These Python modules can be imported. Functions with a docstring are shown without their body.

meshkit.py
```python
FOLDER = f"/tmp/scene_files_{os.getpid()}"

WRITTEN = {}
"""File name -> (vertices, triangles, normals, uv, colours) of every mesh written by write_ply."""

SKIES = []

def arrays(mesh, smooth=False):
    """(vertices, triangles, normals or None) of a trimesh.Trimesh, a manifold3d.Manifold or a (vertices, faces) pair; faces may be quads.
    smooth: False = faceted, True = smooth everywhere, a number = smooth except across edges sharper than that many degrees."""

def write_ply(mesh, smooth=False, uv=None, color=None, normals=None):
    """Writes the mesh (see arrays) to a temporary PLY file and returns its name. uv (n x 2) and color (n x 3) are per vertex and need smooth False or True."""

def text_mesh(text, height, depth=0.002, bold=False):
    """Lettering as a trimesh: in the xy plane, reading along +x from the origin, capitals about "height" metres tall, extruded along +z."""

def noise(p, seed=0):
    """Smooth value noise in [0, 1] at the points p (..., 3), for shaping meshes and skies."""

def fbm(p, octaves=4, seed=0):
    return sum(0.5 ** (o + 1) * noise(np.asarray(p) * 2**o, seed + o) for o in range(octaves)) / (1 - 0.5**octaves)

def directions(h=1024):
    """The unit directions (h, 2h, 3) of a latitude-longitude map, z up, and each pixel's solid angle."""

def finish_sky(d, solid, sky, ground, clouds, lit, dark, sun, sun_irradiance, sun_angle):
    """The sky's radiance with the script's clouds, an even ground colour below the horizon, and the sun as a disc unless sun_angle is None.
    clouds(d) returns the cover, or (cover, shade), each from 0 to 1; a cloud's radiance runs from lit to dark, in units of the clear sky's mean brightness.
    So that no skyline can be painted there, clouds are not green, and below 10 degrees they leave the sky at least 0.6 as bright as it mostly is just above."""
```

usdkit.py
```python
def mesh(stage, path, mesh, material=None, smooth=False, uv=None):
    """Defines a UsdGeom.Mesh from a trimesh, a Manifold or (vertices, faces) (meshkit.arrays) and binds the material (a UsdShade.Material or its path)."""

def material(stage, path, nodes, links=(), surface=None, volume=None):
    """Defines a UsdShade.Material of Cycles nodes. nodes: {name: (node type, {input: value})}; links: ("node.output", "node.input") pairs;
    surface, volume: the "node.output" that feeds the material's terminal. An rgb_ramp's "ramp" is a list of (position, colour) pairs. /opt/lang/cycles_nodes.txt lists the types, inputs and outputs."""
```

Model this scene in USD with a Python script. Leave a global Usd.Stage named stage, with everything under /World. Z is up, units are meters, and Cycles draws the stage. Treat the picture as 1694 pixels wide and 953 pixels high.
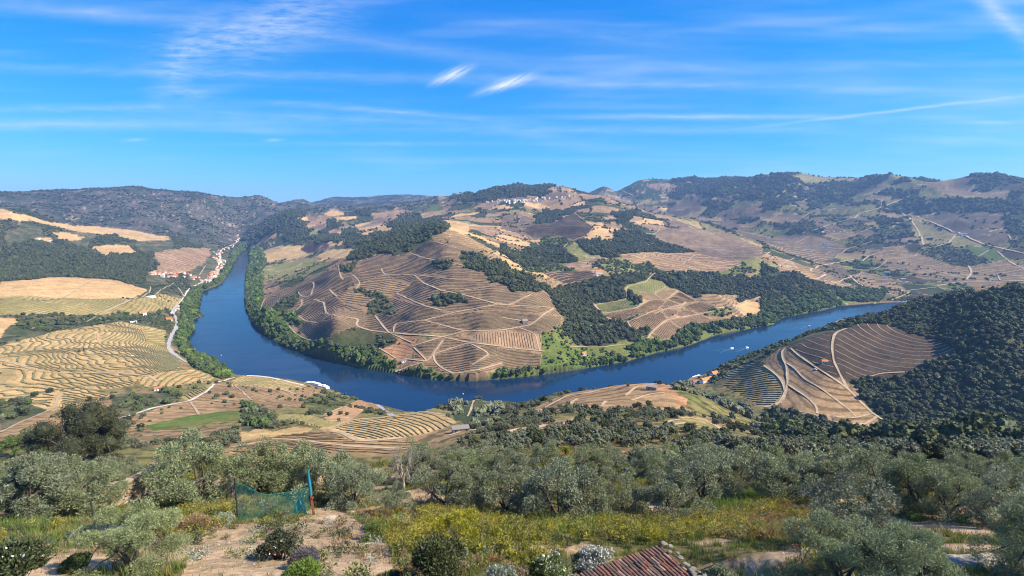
import math, random
import numpy as np
import trimesh
import shapely
from shapely.geometry import Polygon, LineString
from scipy.interpolate import RBFInterpolator
from scipy.ndimage import map_coordinates
from scipy.spatial import cKDTree
from pxr import Gf, Sdf, Usd, UsdGeom, UsdLux, UsdShade, Vt
import usdkit
from meshkit import fbm, noise

stage = Usd.Stage.CreateInMemory()
UsdGeom.SetStageUpAxis(stage, UsdGeom.Tokens.z)
UsdGeom.SetStageMetersPerUnit(stage, 1.0)
UsdGeom.Xform.Define(stage, '/World')
UsdGeom.Scope.Define(stage, '/World/Looks')
PI = math.pi
T = Sdf.ValueTypeNames

# ------------------------------------------------------------------ camera
# river level is z = 0, the viewpoint terrace lies 320 m above it, y is north of the picture
EYE, PITCH, FOC = 320.0, math.radians(8.82), 847.0        # focal length in photo pixels (1694 wide)
cam = UsdGeom.Camera.Define(stage, '/World/camera')
cam.AddTranslateOp().Set(Gf.Vec3d(0, 0, EYE))
cam.AddRotateXOp().Set(90 - math.degrees(PITCH))
cam.CreateHorizontalApertureAttr(36.0)
cam.CreateVerticalApertureAttr(36.0 * 576 / 1024)
cam.CreateFocalLengthAttr(36.0 * FOC / 1694)
cam.CreateClippingRangeAttr(Gf.Vec2f(0.5, 60000))
cam.CreateExposureAttr(0.98)

# ------------------------------------------------------------------ sun and sky
SUN_AZ, SUN_EL = math.radians(101), math.radians(44)       # azimuth from +y towards +x
SUN = np.array([math.sin(SUN_AZ) * math.cos(SUN_EL), math.cos(SUN_AZ) * math.cos(SUN_EL), math.sin(SUN_EL)])
sun = UsdLux.DistantLight.Define(stage, '/World/sun')
sun.CreateIntensityAttr(1.25)
sun.CreateNormalizeAttr(True)
sun.CreateAngleAttr(0.5)
sun.CreateColorAttr(Gf.Vec3f(1.0, 0.90, 0.75))
sun.AddTransformOp().Set(Gf.Matrix4d().SetRotate(Gf.Rotation(Gf.Vec3d(0, 0, 1), Gf.Vec3d(*map(float, SUN)))))


class Graph:
    """Small builder for node graphs: each call adds a node and returns 'node.output'."""
    def __init__(self):
        self.nodes, self.links = {}, []

    def add(self, kind, out, **inputs):
        name = f'n{len(self.nodes)}'
        plain = {}
        for k, v in inputs.items():
            if isinstance(v, str) and '.' in v and v.split('.')[0] in self.nodes:
                self.links.append((v, f'{name}.{k}'))
            else:
                plain[k] = v
        self.nodes[name] = (kind, plain)
        return f'{name}.{out}'

    def m(self, op, a, b=0.0, c=0.0, clamp=False):
        return self.add('math', 'value', math_type=op, value1=a, value2=b, value3=c, use_clamp=clamp)

    def mixc(self, fac, a, b, blend='mix'):
        return self.add('mix_color', 'result', blend_type=blend, fac=fac, a=a, b=b)

    def rng(self, v, a, b, c=0.0, d=1.0, smooth=False):
        return self.add('map_range', 'result', value=v, from_min=a, from_max=b, to_min=c, to_max=d, clamp=True, range_type='smoothstep' if smooth else 'linear')

    def noise(self, vec, scale, detail=3.0, rough=0.5, out='fac', **k):
        return self.add('noise_texture', out, vector=vec, scale=scale, detail=detail, roughness=rough, **k)

    def vmul(self, vec, s):
        return self.add('vector_math', 'vector', math_type='multiply', vector1=vec, vector2=s)

    def done(self, path, surface=None, volume=None):
        return usdkit.material(stage, path, self.nodes, self.links, surface=surface, volume=volume)


def pix_ray(px, py):
    u, v = (np.asarray(px, float) - 847) / FOC, (476.5 - np.asarray(py, float)) / FOC
    return np.stack([u, math.cos(PITCH) + v * math.sin(PITCH), -math.sin(PITCH) + v * math.cos(PITCH)], -1)


def project(p):
    p = np.asarray(p, float) - [0, 0, EYE]
    fwd = p[..., 1] * math.cos(PITCH) - p[..., 2] * math.sin(PITCH)
    up = p[..., 1] * math.sin(PITCH) + p[..., 2] * math.cos(PITCH)
    fwd = np.where(fwd < 1e-3, 1e-3, fwd)
    return 847 + FOC * p[..., 0] / fwd, 476.5 - FOC * up / fwd


def make_sky():
    """Clear spring sky with thin cirrus veils, an old contrail and two small white wisps; clouds lie at infinity, in degrees across and up."""
    g = Graph()
    sky = g.add('sky_texture', 'color', sky_type='single_scattering', sun_disc=False, sun_elevation=SUN_EL, sun_rotation=SUN_AZ, altitude=300.0, air_density=1.0, aerosol_density=0.25, ozone_density=2.0)
    # the camera's rendering of blue: one curve per channel, the same all over the sky
    rgb = [g.m('multiply', g.m('power', g.m('multiply', g.add('separate_color', o, color=sky), SKY_STRENGTH), p), k / SKY_STRENGTH) for o, (k, p) in zip('rgb', SKY_CURVE)]
    sky = g.add('combine_color', 'color', r=rgb[0], g=rgb[1], b=rgb[2])
    d = g.add('texture_coordinate', 'generated')
    x, y, z = (g.add('separate_xyz', o, vector=d) for o in 'xyz')
    yy = g.m('divide', 180 / PI, g.m('maximum', g.m('absolute', y), 0.12))
    az, el = g.m('multiply', x, yy), g.m('multiply', z, yy)        # straight streaks stay straight
    wrp = g.add('noise_texture', 'color', vector=g.add('combine_xyz', 'vector', x=g.m('multiply', az, 0.12), y=g.m('multiply', el, 0.35), z=3.0), scale=1.0, detail=3.0, roughness=0.6)
    fine = g.noise(g.add('combine_xyz', 'vector', x=g.m('multiply', az, 0.35), y=g.m('multiply', el, 2.2), z=1.0), 1.0, 5.0, 0.64)
    soft = g.noise(g.add('combine_xyz', 'vector', x=g.m('multiply', az, 0.05), y=g.m('multiply', el, 0.45), z=7.0), 1.0, 2.0, 0.55)
    base = g.add('combine_xyz', 'vector', x=az, y=el, z=0.0)
    off = g.add('vector_math', 'vector', math_type='subtract', vector1=wrp, vector2=(0.5, 0.5, 0.5))
    warped = {w: g.add('vector_math', 'vector', math_type='multiply_add', vector1=off, vector2=(2.5 * w, 1.6 * w, 0.0), vector3=base) for w in (0.2, 0.5, 1.2)}
    texes = {}
    total = None

    def put(v):
        nonlocal total
        total = v if total is None else g.m('add', total, v)

    def blob(px, py, hl, hw, ang, amp, warp=1.0, tex=0.75, fi=None):
        """A wisp round the direction of photo pixel (px, py): half length and half width in degrees, tilt ang."""
        nonlocal total
        r = pix_ray(px, py)
        a0, e0 = math.degrees(r[0] / r[1]), math.degrees(r[2] / r[1])
        w = min(warped, key=lambda q: abs(q - warp))
        v = g.add('mapping', 'vector', mapping_type='texture', vector=warped[w], location=(a0, e0, 0.0), rotation=(0.0, 0.0, math.radians(ang)), scale=(hl * 2.0, hw * 2.0, 1.0))
        q = g.add('gradient_texture', 'fac', gradient_type='quadratic_sphere', vector=v)
        key = (fi, round(tex / 0.2))
        if key not in texes:
            texes[key] = g.rng(fi or fine, 0.34, 0.66, 1 - tex, 1.0)
        t = g.m('multiply', q, texes[key])
        total = g.m('multiply_add', t, amp, 0.0 if total is None else total)

    # two small bright wisps above the middle
    hair = g.noise(g.add('combine_xyz', 'vector', x=g.m('multiply', g.m('add', az, g.m('multiply', el, -1.8)), 2.2), y=g.m('multiply', el, 0.8), z=4.0), 1.0, 4.0, 0.6)
    blob(748, 124, 1.9, 0.50, 22, 1.5, 0.20, 0.75, hair)
    blob(838, 139, 2.6, 0.46, 16, 1.5, 0.20, 0.75, hair)
    # ragged cirrus upper left
    blob(385, 70, 9.0, 2.2, 10, 0.42, 1.4, 0.9)
    blob(300, 105, 4.2, 1.3, 52, 0.42, 1.0, 0.8)
    blob(480, 25, 8.0, 2.4, 12, 0.34, 1.6, 0.9)
    blob(310, 155, 3.2, 0.7, 0, 0.26, 1.0, 0.8)
    # long flat veils
    blob(150, 22, 16, 0.7, -4, 0.36, 0.4, 0.4)
    blob(640, 72, 18, 0.8, -8, 0.20, 0.5, 0.5)
    blob(420, 122, 36, 0.55, -1, 0.22, 0.4, 0.6)
    blob(100, 204, 22, 0.62, 0, 0.42, 0.5, 0.5)
    blob(120, 178, 26, 0.4, 1, 0.22, 0.5, 0.6)
    blob(560, 196, 30, 0.6, -2, 0.22, 0.6, 0.7)
    blob(640, 184, 12, 0.35, -4, 0.34, 0.3, 0.6)
    blob(1150, 193, 16, 0.28, 0, 0.45, 0.25, 0.4)
    blob(980, 216, 34, 0.4, 0, 0.20, 0.4, 0.7)
    blob(640, 238, 16, 0.25, 0, 0.20, 0.3, 0.6)
    blob(950, 265, 24, 0.3, 0, 0.16, 0.3, 0.6)
    blob(1120, 140, 26, 0.55, -1, 0.24, 0.4, 0.5)
    blob(1180, 115, 22, 0.9, -3, 0.16, 0.5, 0.5)
    blob(1000, 60, 16, 1.0, -6, 0.12, 0.8, 0.6)
    blob(225, 231, 1.2, 0.2, 3, 0.40, 0.2, 0.4)
    blob(452, 232, 1.0, 0.2, 2, 0.40, 0.2, 0.4)
    # contrail on the right and the bright streak in the corner
    blob(1500, 181, 14.5, 0.16, 6.5, 0.42, 0.12, 0.3)
    blob(1640, 168, 7.0, 0.7, 3, 0.28, 0.3, 0.5)
    blob(1640, 202, 4.0, 0.22, 0, 0.34, 0.2, 0.3)
    blob(1655, 25, 5.5, 0.9, -38, 0.55, 0.5, 0.6)
    # milky veil towards the sun side, all the way round
    veil = g.m('multiply', g.rng(soft, 0.35, 0.75), g.rng(az, -10.0, 90.0, 0.03, 0.30))
    put(veil)
    put(g.rng(soft, 0.55, 0.85, 0.0, 0.16))
    cover = g.m('multiply', g.m('minimum', g.m('multiply', total, 0.9), 0.92), g.rng(el, 0.0, 5.0))
    col = g.mixc(cover, sky, CLOUD)
    bg = g.add('background_shader', 'background', color=col, strength=SKY_STRENGTH)
    return g.done('/World/Looks/sky_look', surface=bg)


SKY_STRENGTH = 0.11
HAZE = 4.8e-5
SKY_CURVE = ((0.30, 2.0), (0.445, 0.86), (0.55, 0.20))

CLOUD = (4.3, 4.6, 4.8)
dome = UsdLux.DomeLight.Define(stage, '/World/sky')
dome.CreateIntensityAttr(1.0)
UsdShade.MaterialBindingAPI.Apply(dome.GetPrim()).Bind(make_sky())


# ------------------------------------------------------------------ scene helpers
def numbered(path):
    if not stage.GetPrimAtPath(path):
        return path
    n = 1
    while stage.GetPrimAtPath(f'{path}_{n:03d}'):
        n += 1
    return f'{path}_{n:03d}'


_count = {}


def fresh(parent, name):
    key = (parent, name)
    n = _count.get(key, -1) + 1
    _count[key] = n
    return f'{parent}/{name}' if n == 0 else f'{parent}/{name}_{n:03d}'


def tag(prim, label=None, category=None, group=None, kind=None):
    p = prim.GetPrim() if hasattr(prim, 'GetPrim') else prim
    for k, v in (('label', label), ('category', category), ('group', group), ('kind', kind)):
        if v:
            p.SetCustomDataByKey(k, v)
    return p


def thing(name, label, category, loc=(0, 0, 0), rotz=0.0, group=None, scale=None, kind=None):
    x = UsdGeom.Xform.Define(stage, fresh('/World', name))
    x.AddTranslateOp().Set(Gf.Vec3d(*map(float, loc)))
    x.AddRotateZOp().Set(math.degrees(rotz))
    if scale is not None:
        x.AddScaleOp().Set(Gf.Vec3f(*map(float, np.broadcast_to(scale, 3))))
    tag(x, label, category, group, kind)
    return str(x.GetPath())


def part(parent, name, mesh, mat, smooth=False, col=None, label=None):
    m = usdkit.mesh(stage, fresh(parent, name), mesh, mat, smooth=smooth)
    if col is not None:
        UsdGeom.PrimvarsAPI(m).CreatePrimvar('tint', T.Color3fArray, 'vertex').Set(Vt.Vec3fArray.FromNumpy(np.asarray(col, np.float32)))
    m.CreateDoubleSidedAttr(True)
    if label:
        tag(m, label)
    return m


def copy_of(src, name, label, category, loc, rotz, scale, group=None, tilt=None):
    x = UsdGeom.Xform.Define(stage, fresh('/World', name))
    x.AddTranslateOp().Set(Gf.Vec3d(*map(float, loc)))
    x.AddRotateZOp().Set(math.degrees(rotz))
    x.AddScaleOp().Set(Gf.Vec3f(*map(float, np.broadcast_to(scale, 3))))
    x.GetPrim().GetReferences().AddInternalReference(src)
    x.GetPrim().SetInstanceable(True)
    tag(x, label, category, group)
    return x


def instancer(name, protos, pos, idx, rot, scale, label, category, parent='/World', kind='stuff'):
    """protos: prim paths of class prims; rot: yaw in radians."""
    pi = UsdGeom.PointInstancer.Define(stage, fresh(parent, name))
    pi.CreatePrototypesRel().SetTargets([Sdf.Path(p) for p in protos])
    pi.CreateProtoIndicesAttr(Vt.IntArray.FromNumpy(np.asarray(idx, np.int32)))
    pi.CreatePositionsAttr(Vt.Vec3fArray.FromNumpy(np.asarray(pos, np.float32)))
    h = np.asarray(rot) / 2
    pi.CreateOrientationsAttr(Vt.QuathArray([Gf.Quath(float(c), 0.0, 0.0, float(s)) for c, s in zip(np.cos(h), np.sin(h))]))
    sc = np.asarray(scale, np.float32)
    if sc.ndim == 1:
        sc = np.repeat(sc[:, None], 3, 1)
    pi.CreateScalesAttr(Vt.Vec3fArray.FromNumpy(sc))
    tag(pi, label, category, kind=kind)
    return pi


# ------------------------------------------------------------------ terrain: surveyed points (photo pixel, and height or distance), smoothly joined
SHORE_NEAR = [(398, 418), (388, 432), (376, 455), (365, 470), (346, 478), (334, 482), (332, 491), (327, 511), (331, 517), (336, 523), (322, 527), (317, 532), (321, 546), (310, 560), (308, 568), (316, 580), (327, 589), (350, 599), (388, 620), (413, 621), (476, 629), (515, 637), (550, 645), (600, 664), (670, 682), (743, 692), (830, 692), (900, 680), (975, 664), (1084, 650), (1122, 637), (1142, 625), (1170, 618), (1200, 603), (1259, 579), (1315, 560), (1365, 540), (1391, 528), (1462, 522), (1492, 513), (1560, 511), (1640, 509), (1700, 508)]
SHORE_FAR = [(1700, 497), (1640, 497), (1560, 498), (1480, 500), (1391, 505), (1365, 512), (1294, 525), (1279, 537), (1260, 540), (1185, 554), (1135, 573), (1084, 584), (1033, 599), (982, 607), (942, 614), (881, 622), (829, 627), (781, 631), (717, 628), (654, 618), (598, 609), (552, 598), (509, 586), (476, 575), (448, 560), (420, 538), (409, 513), (406, 490), (407, 470), (407, 453), (414, 438), (413, 427), (412, 418), (409, 411)]


def on_level(px, py, z=0.0):
    d = pix_ray(px, py)
    t = (z - EYE) / d[..., 2]
    return np.stack([d[..., 0] * t, d[..., 1] * t, np.full_like(t, z)], -1)


def at_dist(px, py, D):
    d = pix_ray(px, py)
    return d * (D / np.hypot(d[..., 0], d[..., 1]))[..., None] + [0, 0, EYE]


ROOF_A = at_dist(np.array([1093.0]), np.array([903.0]), 22.0)[0]          # far corner of the shed roof
ROOF_B = on_level(np.array([915.0]), np.array([966.0]), ROOF_A[2])[0]
SHED = (ROOF_A + ROOF_B) / 2 + [1.4, -0.9, 0]
RIVER = Polygon(on_level(*np.array(SHORE_NEAR + SHORE_FAR, float).T)[:, :2])
assert RIVER.is_valid

# (px, py, z)
BY_Z = [
    # left bank of the left arm, fields and town
    (440, 628, 30), (480, 645, 52), (550, 667, 82), (550, 690, 130), (700, 682, 100), (330, 650, 95), (250, 600, 80), (150, 570, 85), (60, 560, 95), (0, 600, 110),
    (100, 640, 110), (40, 680, 132), (250, 680, 125), (300, 700, 140), (350, 690, 130), (200, 720, 165), (60, 720, 185), (0, 720, 200), (400, 735, 182), (300, 740, 190),
    (100, 465, 118), (100, 495, 108), (100, 525, 98), (20, 545, 105), (0, 470, 125), (230, 480, 75), (250, 500, 58), (290, 480, 34), (330, 462, 22), (360, 430, 20), (385, 412, 18),
    (240, 525, 62), (290, 560, 32), (280, 600, 58), (330, 606, 16), (390, 632, 18), (300, 500, 24), (180, 545, 80), (310, 470, 26), (180, 620, 95), (420, 660, 95), (390, 690, 135), (470, 690, 130),
    (100, 452, 90), (60, 440, 105), (100, 420, 130), (100, 400, 168), (0, 400, 180), (200, 440, 82), (300, 430, 58), (300, 400, 115), (270, 450, 45),
    # inner side of the bend
    (440, 420, 34), (500, 420, 52), (480, 450, 32), (450, 480, 24), (650, 395, 212), (600, 420, 165), (560, 440, 138), (500, 490, 66), (440, 500, 28), (430, 530, 20),
    (550, 550, 58), (700, 560, 55), (800, 560, 60), (600, 500, 84), (700, 500, 106), (800, 500, 112), (900, 520, 88), (640, 590, 22), (760, 600, 24), (870, 595, 22),
    (950, 560, 36), (950, 500, 70), (1000, 500, 60), (1060, 480, 82), (1100, 540, 32), (1200, 520, 35), (1400, 480, 28), (1450, 490, 6), (1250, 480, 40), (1350, 480, 42), (1300, 500, 24), (1000, 560, 30),
    (725, 370, 268), (1050, 560, 22),
    # spur on the right
    (1190, 620, 14), (1260, 592, 52), (1310, 574, 84), (1365, 549, 108), (1430, 535, 122), (1500, 508, 140), (1600, 484, 176), (1694, 474, 196), (1540, 497, 152),
    (1380, 620, 80), (1450, 700, 45), (1390, 695, 48), (1290, 670, 44), (1240, 640, 34), (1650, 560, 146), (1650, 650, 86), (1600, 700, 56), (1500, 600, 98), (1550, 560, 118), (1500, 660, 68), (1320, 620, 66), (1440, 580, 100),
    (1230, 660, 26), (1190, 645, 14), (1640, 520, 165),
    # far right side valley
    (1450, 440, 45), (1550, 440, 60), (1500, 480, 15), (1600, 462, 36), (1690, 466, 42), (1560, 488, 10),
]
# (px, py, D)
BY_D = [
    # skyline and middle distance on the left
    (0, 347, 3900), (100, 370, 3900), (200, 388, 4000), (270, 397, 4050), (40, 353, 3900), (150, 380, 3950),
    (300, 394, 4650), (150, 382, 4800), (40, 360, 4700), (300, 358, 5400), (400, 398, 5050), (420, 360, 5900),
    (360, 380, 5200), (200, 345, 5400), (100, 340, 5600), (0, 335, 5600), (520, 345, 7400), (470, 340, 6800),
    (600, 336, 8000), (680, 333, 7600), (560, 345, 7000),
    (480, 349, 4800), (455, 364, 4750), (430, 385, 4700), (420, 401, 4680), (450, 388, 4350), (500, 385, 3850), (520, 360, 4600), (550, 400, 3300), (600, 380, 3700), (650, 350, 4500), (600, 357, 4500), (740, 325, 5000), (700, 340, 4700), (700, 366, 3300), (640, 375, 3500),
    # inner hill
    (700, 400, 1730), (700, 440, 1480), (800, 440, 1400), (780, 390, 1900), (830, 430, 1560), (860, 468, 1270), (740, 375, 1960), (620, 450, 1540), (560, 500, 1400),
    (880, 430, 1950), (850, 400, 2500), (920, 440, 1820), (990, 455, 1640), (1060, 430, 2000), (950, 380, 2700), (1100, 400, 2600), (1000, 340, 3600), (900, 340, 3800), (850, 360, 3300), (780, 345, 3900),
    (850, 304, 4600), (800, 312, 4750), (770, 320, 4900), (905, 304, 4500), (945, 311, 4300), (980, 326, 4100), (1050, 350, 3600), (1130, 375, 3150), (1240, 402, 2800), (1340, 437, 2450), (1250, 440, 2100), (1100, 450, 1850), (1190, 420, 2450),
    # right hand mountains
    (1200, 350, 4700), (1100, 350, 5200), (1150, 335, 5200), (1300, 370, 4100), (1400, 400, 3700), (1500, 400, 3650), (1600, 400, 3600), (1500, 345, 4800), (1650, 340, 4600), (1290, 385, 4000), (1400, 445, 2950), (1690, 400, 3500), (1350, 330, 5200), (1590, 330, 4900), (1050, 330, 5800),
    # knoll below the viewpoint
    (743, 672, 600), (790, 661, 620), (830, 668, 560), (871, 671, 545), (893, 663, 540), (916, 656, 532), (975, 646, 520), (1030, 637, 512), (1084, 633, 510), (1125, 640, 505), (1160, 655, 500), (1230, 690, 480),
    (640, 715, 350), (560, 730, 330), (700, 740, 290), (1350, 722, 500), (1250, 712, 400), (1450, 728, 420), (1600, 730, 420), (1694, 728, 400),
    (1000, 660, 430), (900, 680, 400), (1080, 665, 420), (1150, 690, 380), (800, 690, 470),
    (1450, 745, 260), (1600, 745, 220), (1694, 745, 200),
]
# skyline: (px, py, D); the land falls away again behind it
CREST = [(0, 320, 7000), (90, 313, 6800), (160, 315, 6700), (230, 311, 6500), (330, 318, 6300), (430, 325, 6400), (510, 331, 7400), (545, 328, 9200), (620, 325, 9500), (690, 324, 9500), (1000, 304, 6600), (1050, 298, 6500), (1130, 295, 6300), (1200, 294, 6200), (1260, 290, 6100), (1310, 281, 6000), (1370, 287, 5900), (1450, 290, 5800), (1500, 289, 5700), (1560, 293, 5500), (1620, 292, 5400), (1694, 284, 5200), (960, 322, 4400), (1000, 330, 4200), (970, 318, 6700)]
NEAR = [(953, 17), (905, 24), (860, 34), (830, 42), (800, 52), (775, 68), (757, 92), (743, 130)]


def survey():
    pts = []
    for px, py, z in BY_Z:
        pts.append(on_level(px, py, z))
    for px, py, D in BY_D:
        pts.append(at_dist(px, py, D))
    for px, py, D in CREST:
        c = at_dist(px, py, D)
        pts.append(c)
        for k, drop in ((1.12, 60), (1.35, 170), (1.6, 260)):
            if D * k < 11200:
                pts.append(np.array([c[0] * k, c[1] * k, c[2] - drop]))
    for py, D in NEAR:
        for px in (0, 280, 560, 847, 1130, 1410, 1694):
            if py < 770 and px < 600:
                continue
            if py < 770 and px > 1000:
                D = {757: 125, 743: 190}[py]
            k = 1 + 0.28 * ((px - 847) / 847) ** 2
            pts.append(at_dist(px, py, D * k))
    # the near slope breaks off below the front row of trees; the ground behind the break is out of sight
    for px, py, D, hidden in ((0, 770, 76, ((130, 258), (220, 225))), (140, 768, 74, ((130, 256), (220, 222))), (280, 764, 72, ((120, 260), (200, 220))), (420, 760, 70, ((120, 250), (200, 212))), (560, 760, 70, ((120, 246), (200, 206))), (680, 758, 76, ((120, 248), (200, 210))), (760, 752, 92, ((150, 240), (220, 214)))):
        c = at_dist(px, py, D)
        pts.append(c)
        for d_, z_ in hidden:
            pts.append(np.array([c[0] / D * d_, c[1] / D * d_, z_]))
    for px, py, D in ((762, 716, 325), (600, 748, 285), (690, 748, 275), (480, 748, 280), (800, 716, 300)):
        pts.append(at_dist(px, py, D))
    for px in (860, 1000, 1130):
        pts.append(at_dist(px, 720, 185)); pts.append(at_dist(px, 700, 270))
    for r, z in ((3, 312.5), (8, 310)):
        for a in range(-50, 51, 20):
            pts.append(np.array([r * math.sin(math.radians(a)), r * math.cos(math.radians(a)), z]))
    pts = np.array(pts)
    shore = np.array(RIVER.exterior.segmentize(90).coords)
    keep = [0]
    for i in range(1, len(shore)):
        if np.hypot(*(shore[i] - shore[keep[-1]])) > 60:
            keep.append(i)
    shore = shore[keep]
    pts = np.vstack([pts, np.column_stack([shore, np.full(len(shore), 1.0)])])
    az, r = np.arctan2(pts[:, 0], pts[:, 1]), np.hypot(pts[:, 0], pts[:, 1])
    rim = np.abs(az) > math.radians(40)              # carry the land on past both edges of the picture
    for turn in (11, 22):
        a = az[rim] + np.sign(az[rim]) * math.radians(turn)
        pts = np.vstack([pts, np.column_stack([np.sin(a) * r[rim], np.cos(a) * r[rim], pts[:len(az)][rim][:, 2]])])
    key = np.column_stack([np.arctan2(pts[:, 0], pts[:, 1]) * 2.4, np.log(np.hypot(pts[:, 0], pts[:, 1]))])
    out = []
    for i, n in enumerate(cKDTree(key).query_ball_point(key, 0.008)):
        if min(n) == i:
            out.append(i)
    return pts[out]


AZ0, AZ1 = math.radians(-56), math.radians(56)
NA = 1060
RAD = np.concatenate([np.geomspace(3, 60, 120)[:-1], np.geomspace(60, 450, 170)[:-1], np.geomspace(450, 2600, 390)[:-1], np.geomspace(2600, 10500, 190)])
NR = len(RAD)
AZS = np.linspace(AZ0, AZ1, NA)
GA, GR = np.meshgrid(AZS, RAD, indexing='ij')
GX, GY = np.sin(GA) * GR, np.cos(GA) * GR


def build_heights():
    p = survey()
    key = lambda x, y: np.column_stack([np.arctan2(x, y) * 2.4, np.log(np.hypot(x, y))])
    rbf = RBFInterpolator(key(p[:, 0], p[:, 1]), p[:, 2], kernel='linear', neighbors=60, smoothing=0.0)
    rbf2 = RBFInterpolator(key(p[:, 0], p[:, 1]), p[:, 2], kernel='thin_plate_spline', neighbors=70, smoothing=1e-4)
    ca, cr = np.linspace(AZ0, AZ1, 200), np.geomspace(3, 10500, 260)
    A, R = np.meshgrid(ca, cr, indexing='ij')
    k = key((np.sin(A) * R).ravel(), (np.cos(A) * R).ravel())
    z = (0.45 * rbf(k) + 0.55 * rbf2(k)).reshape(A.shape)
    from scipy.ndimage import gaussian_filter
    z = gaussian_filter(z, 0.8)
    ia = (GA - AZ0) / (AZ1 - AZ0) * (len(ca) - 1)
    ir = np.log(GR / 3) / math.log(10500 / 3) * (len(cr) - 1)
    Z = map_coordinates(z, [ia, ir], order=3, mode='nearest')
    flat = np.stack([GX, GY, np.zeros_like(GX)], -1)
    # spurs and gullies, growing with distance, then small lumps
    far = np.clip((GR - 300) / 4500, 0, 1)
    n1 = 1 - np.abs(2 * noise(flat / 620 + [3.3, 8.1, 0.5], 5) - 1)
    n2 = 1 - np.abs(2 * noise(flat / 260 + [1.3, 2.1, 0.5], 9) - 1)
    N1M, N2M = n1.mean() + 0.08, n2.mean() + 0.05
    Z += far * ((n1 - N1M) * np.where(GX > 1200, 170, 120) + (n2 - N2M) * np.where(GX > 1200, 75, 55)) * np.clip(Z / 150, 0, 1)
    Z += (fbm(flat / 90, 3, 3) - 0.5) * np.clip(GR / 1400, 0.02, 1) * 15 * np.clip(Z / 40, 0, 1)
    Z += (fbm(flat / 14, 2, 13) - 0.5) * 1.2 * np.clip(GR / 60, 0.2, 1)
    # the yard dug out for the tiled shed
    sh = np.hypot(GX - SHED[0], GY - SHED[1])
    floor_ = SHED[2] - 2.6
    w_ = np.clip((6.4 - sh) / 3.6, 0, 1)
    w_ = w_ * w_ * (3 - 2 * w_)
    Z = np.where(w_ > 0, np.minimum(Z, Z * (1 - w_) + floor_ * w_), Z)
    # the river bed and its banks
    zone = RIVER.buffer(160)
    near = shapely.contains_xy(zone, GX.ravel(), GY.ravel()).reshape(GX.shape)
    ins = np.zeros_like(near)
    ins[near] = shapely.contains_xy(RIVER, GX[near], GY[near])
    ring = np.array(RIVER.exterior.segmentize(6).coords)
    dist = np.full(GX.shape, 999.0)
    dist[near] = cKDTree(ring).query(np.column_stack([GX[near], GY[near]]))[0]
    bank = 0.6 + np.minimum(dist * 0.14, 14)
    Z = np.where(ins, -np.minimum(1.0 + dist * 0.3, 12), Z)
    land = near & ~ins
    Z[land] = np.maximum(Z[land], np.minimum(bank, 0.6 + dist * 0.14)[land])
    Z[~near] = np.maximum(Z[~near], 8)
    return Z, ins


GZ, WET = build_heights()


def grid_index(x, y):
    r = np.hypot(x, y)
    return (np.arctan2(x, y) - AZ0) / (AZ1 - AZ0) * (NA - 1), np.interp(np.log(np.maximum(r, 3)), np.log(RAD), np.arange(NR))


def ground(x, y):
    ia, ir = grid_index(np.asarray(x, float), np.asarray(y, float))
    return map_coordinates(GZ, [np.atleast_1d(ia), np.atleast_1d(ir)], order=1, mode='nearest').reshape(np.shape(x))


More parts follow.
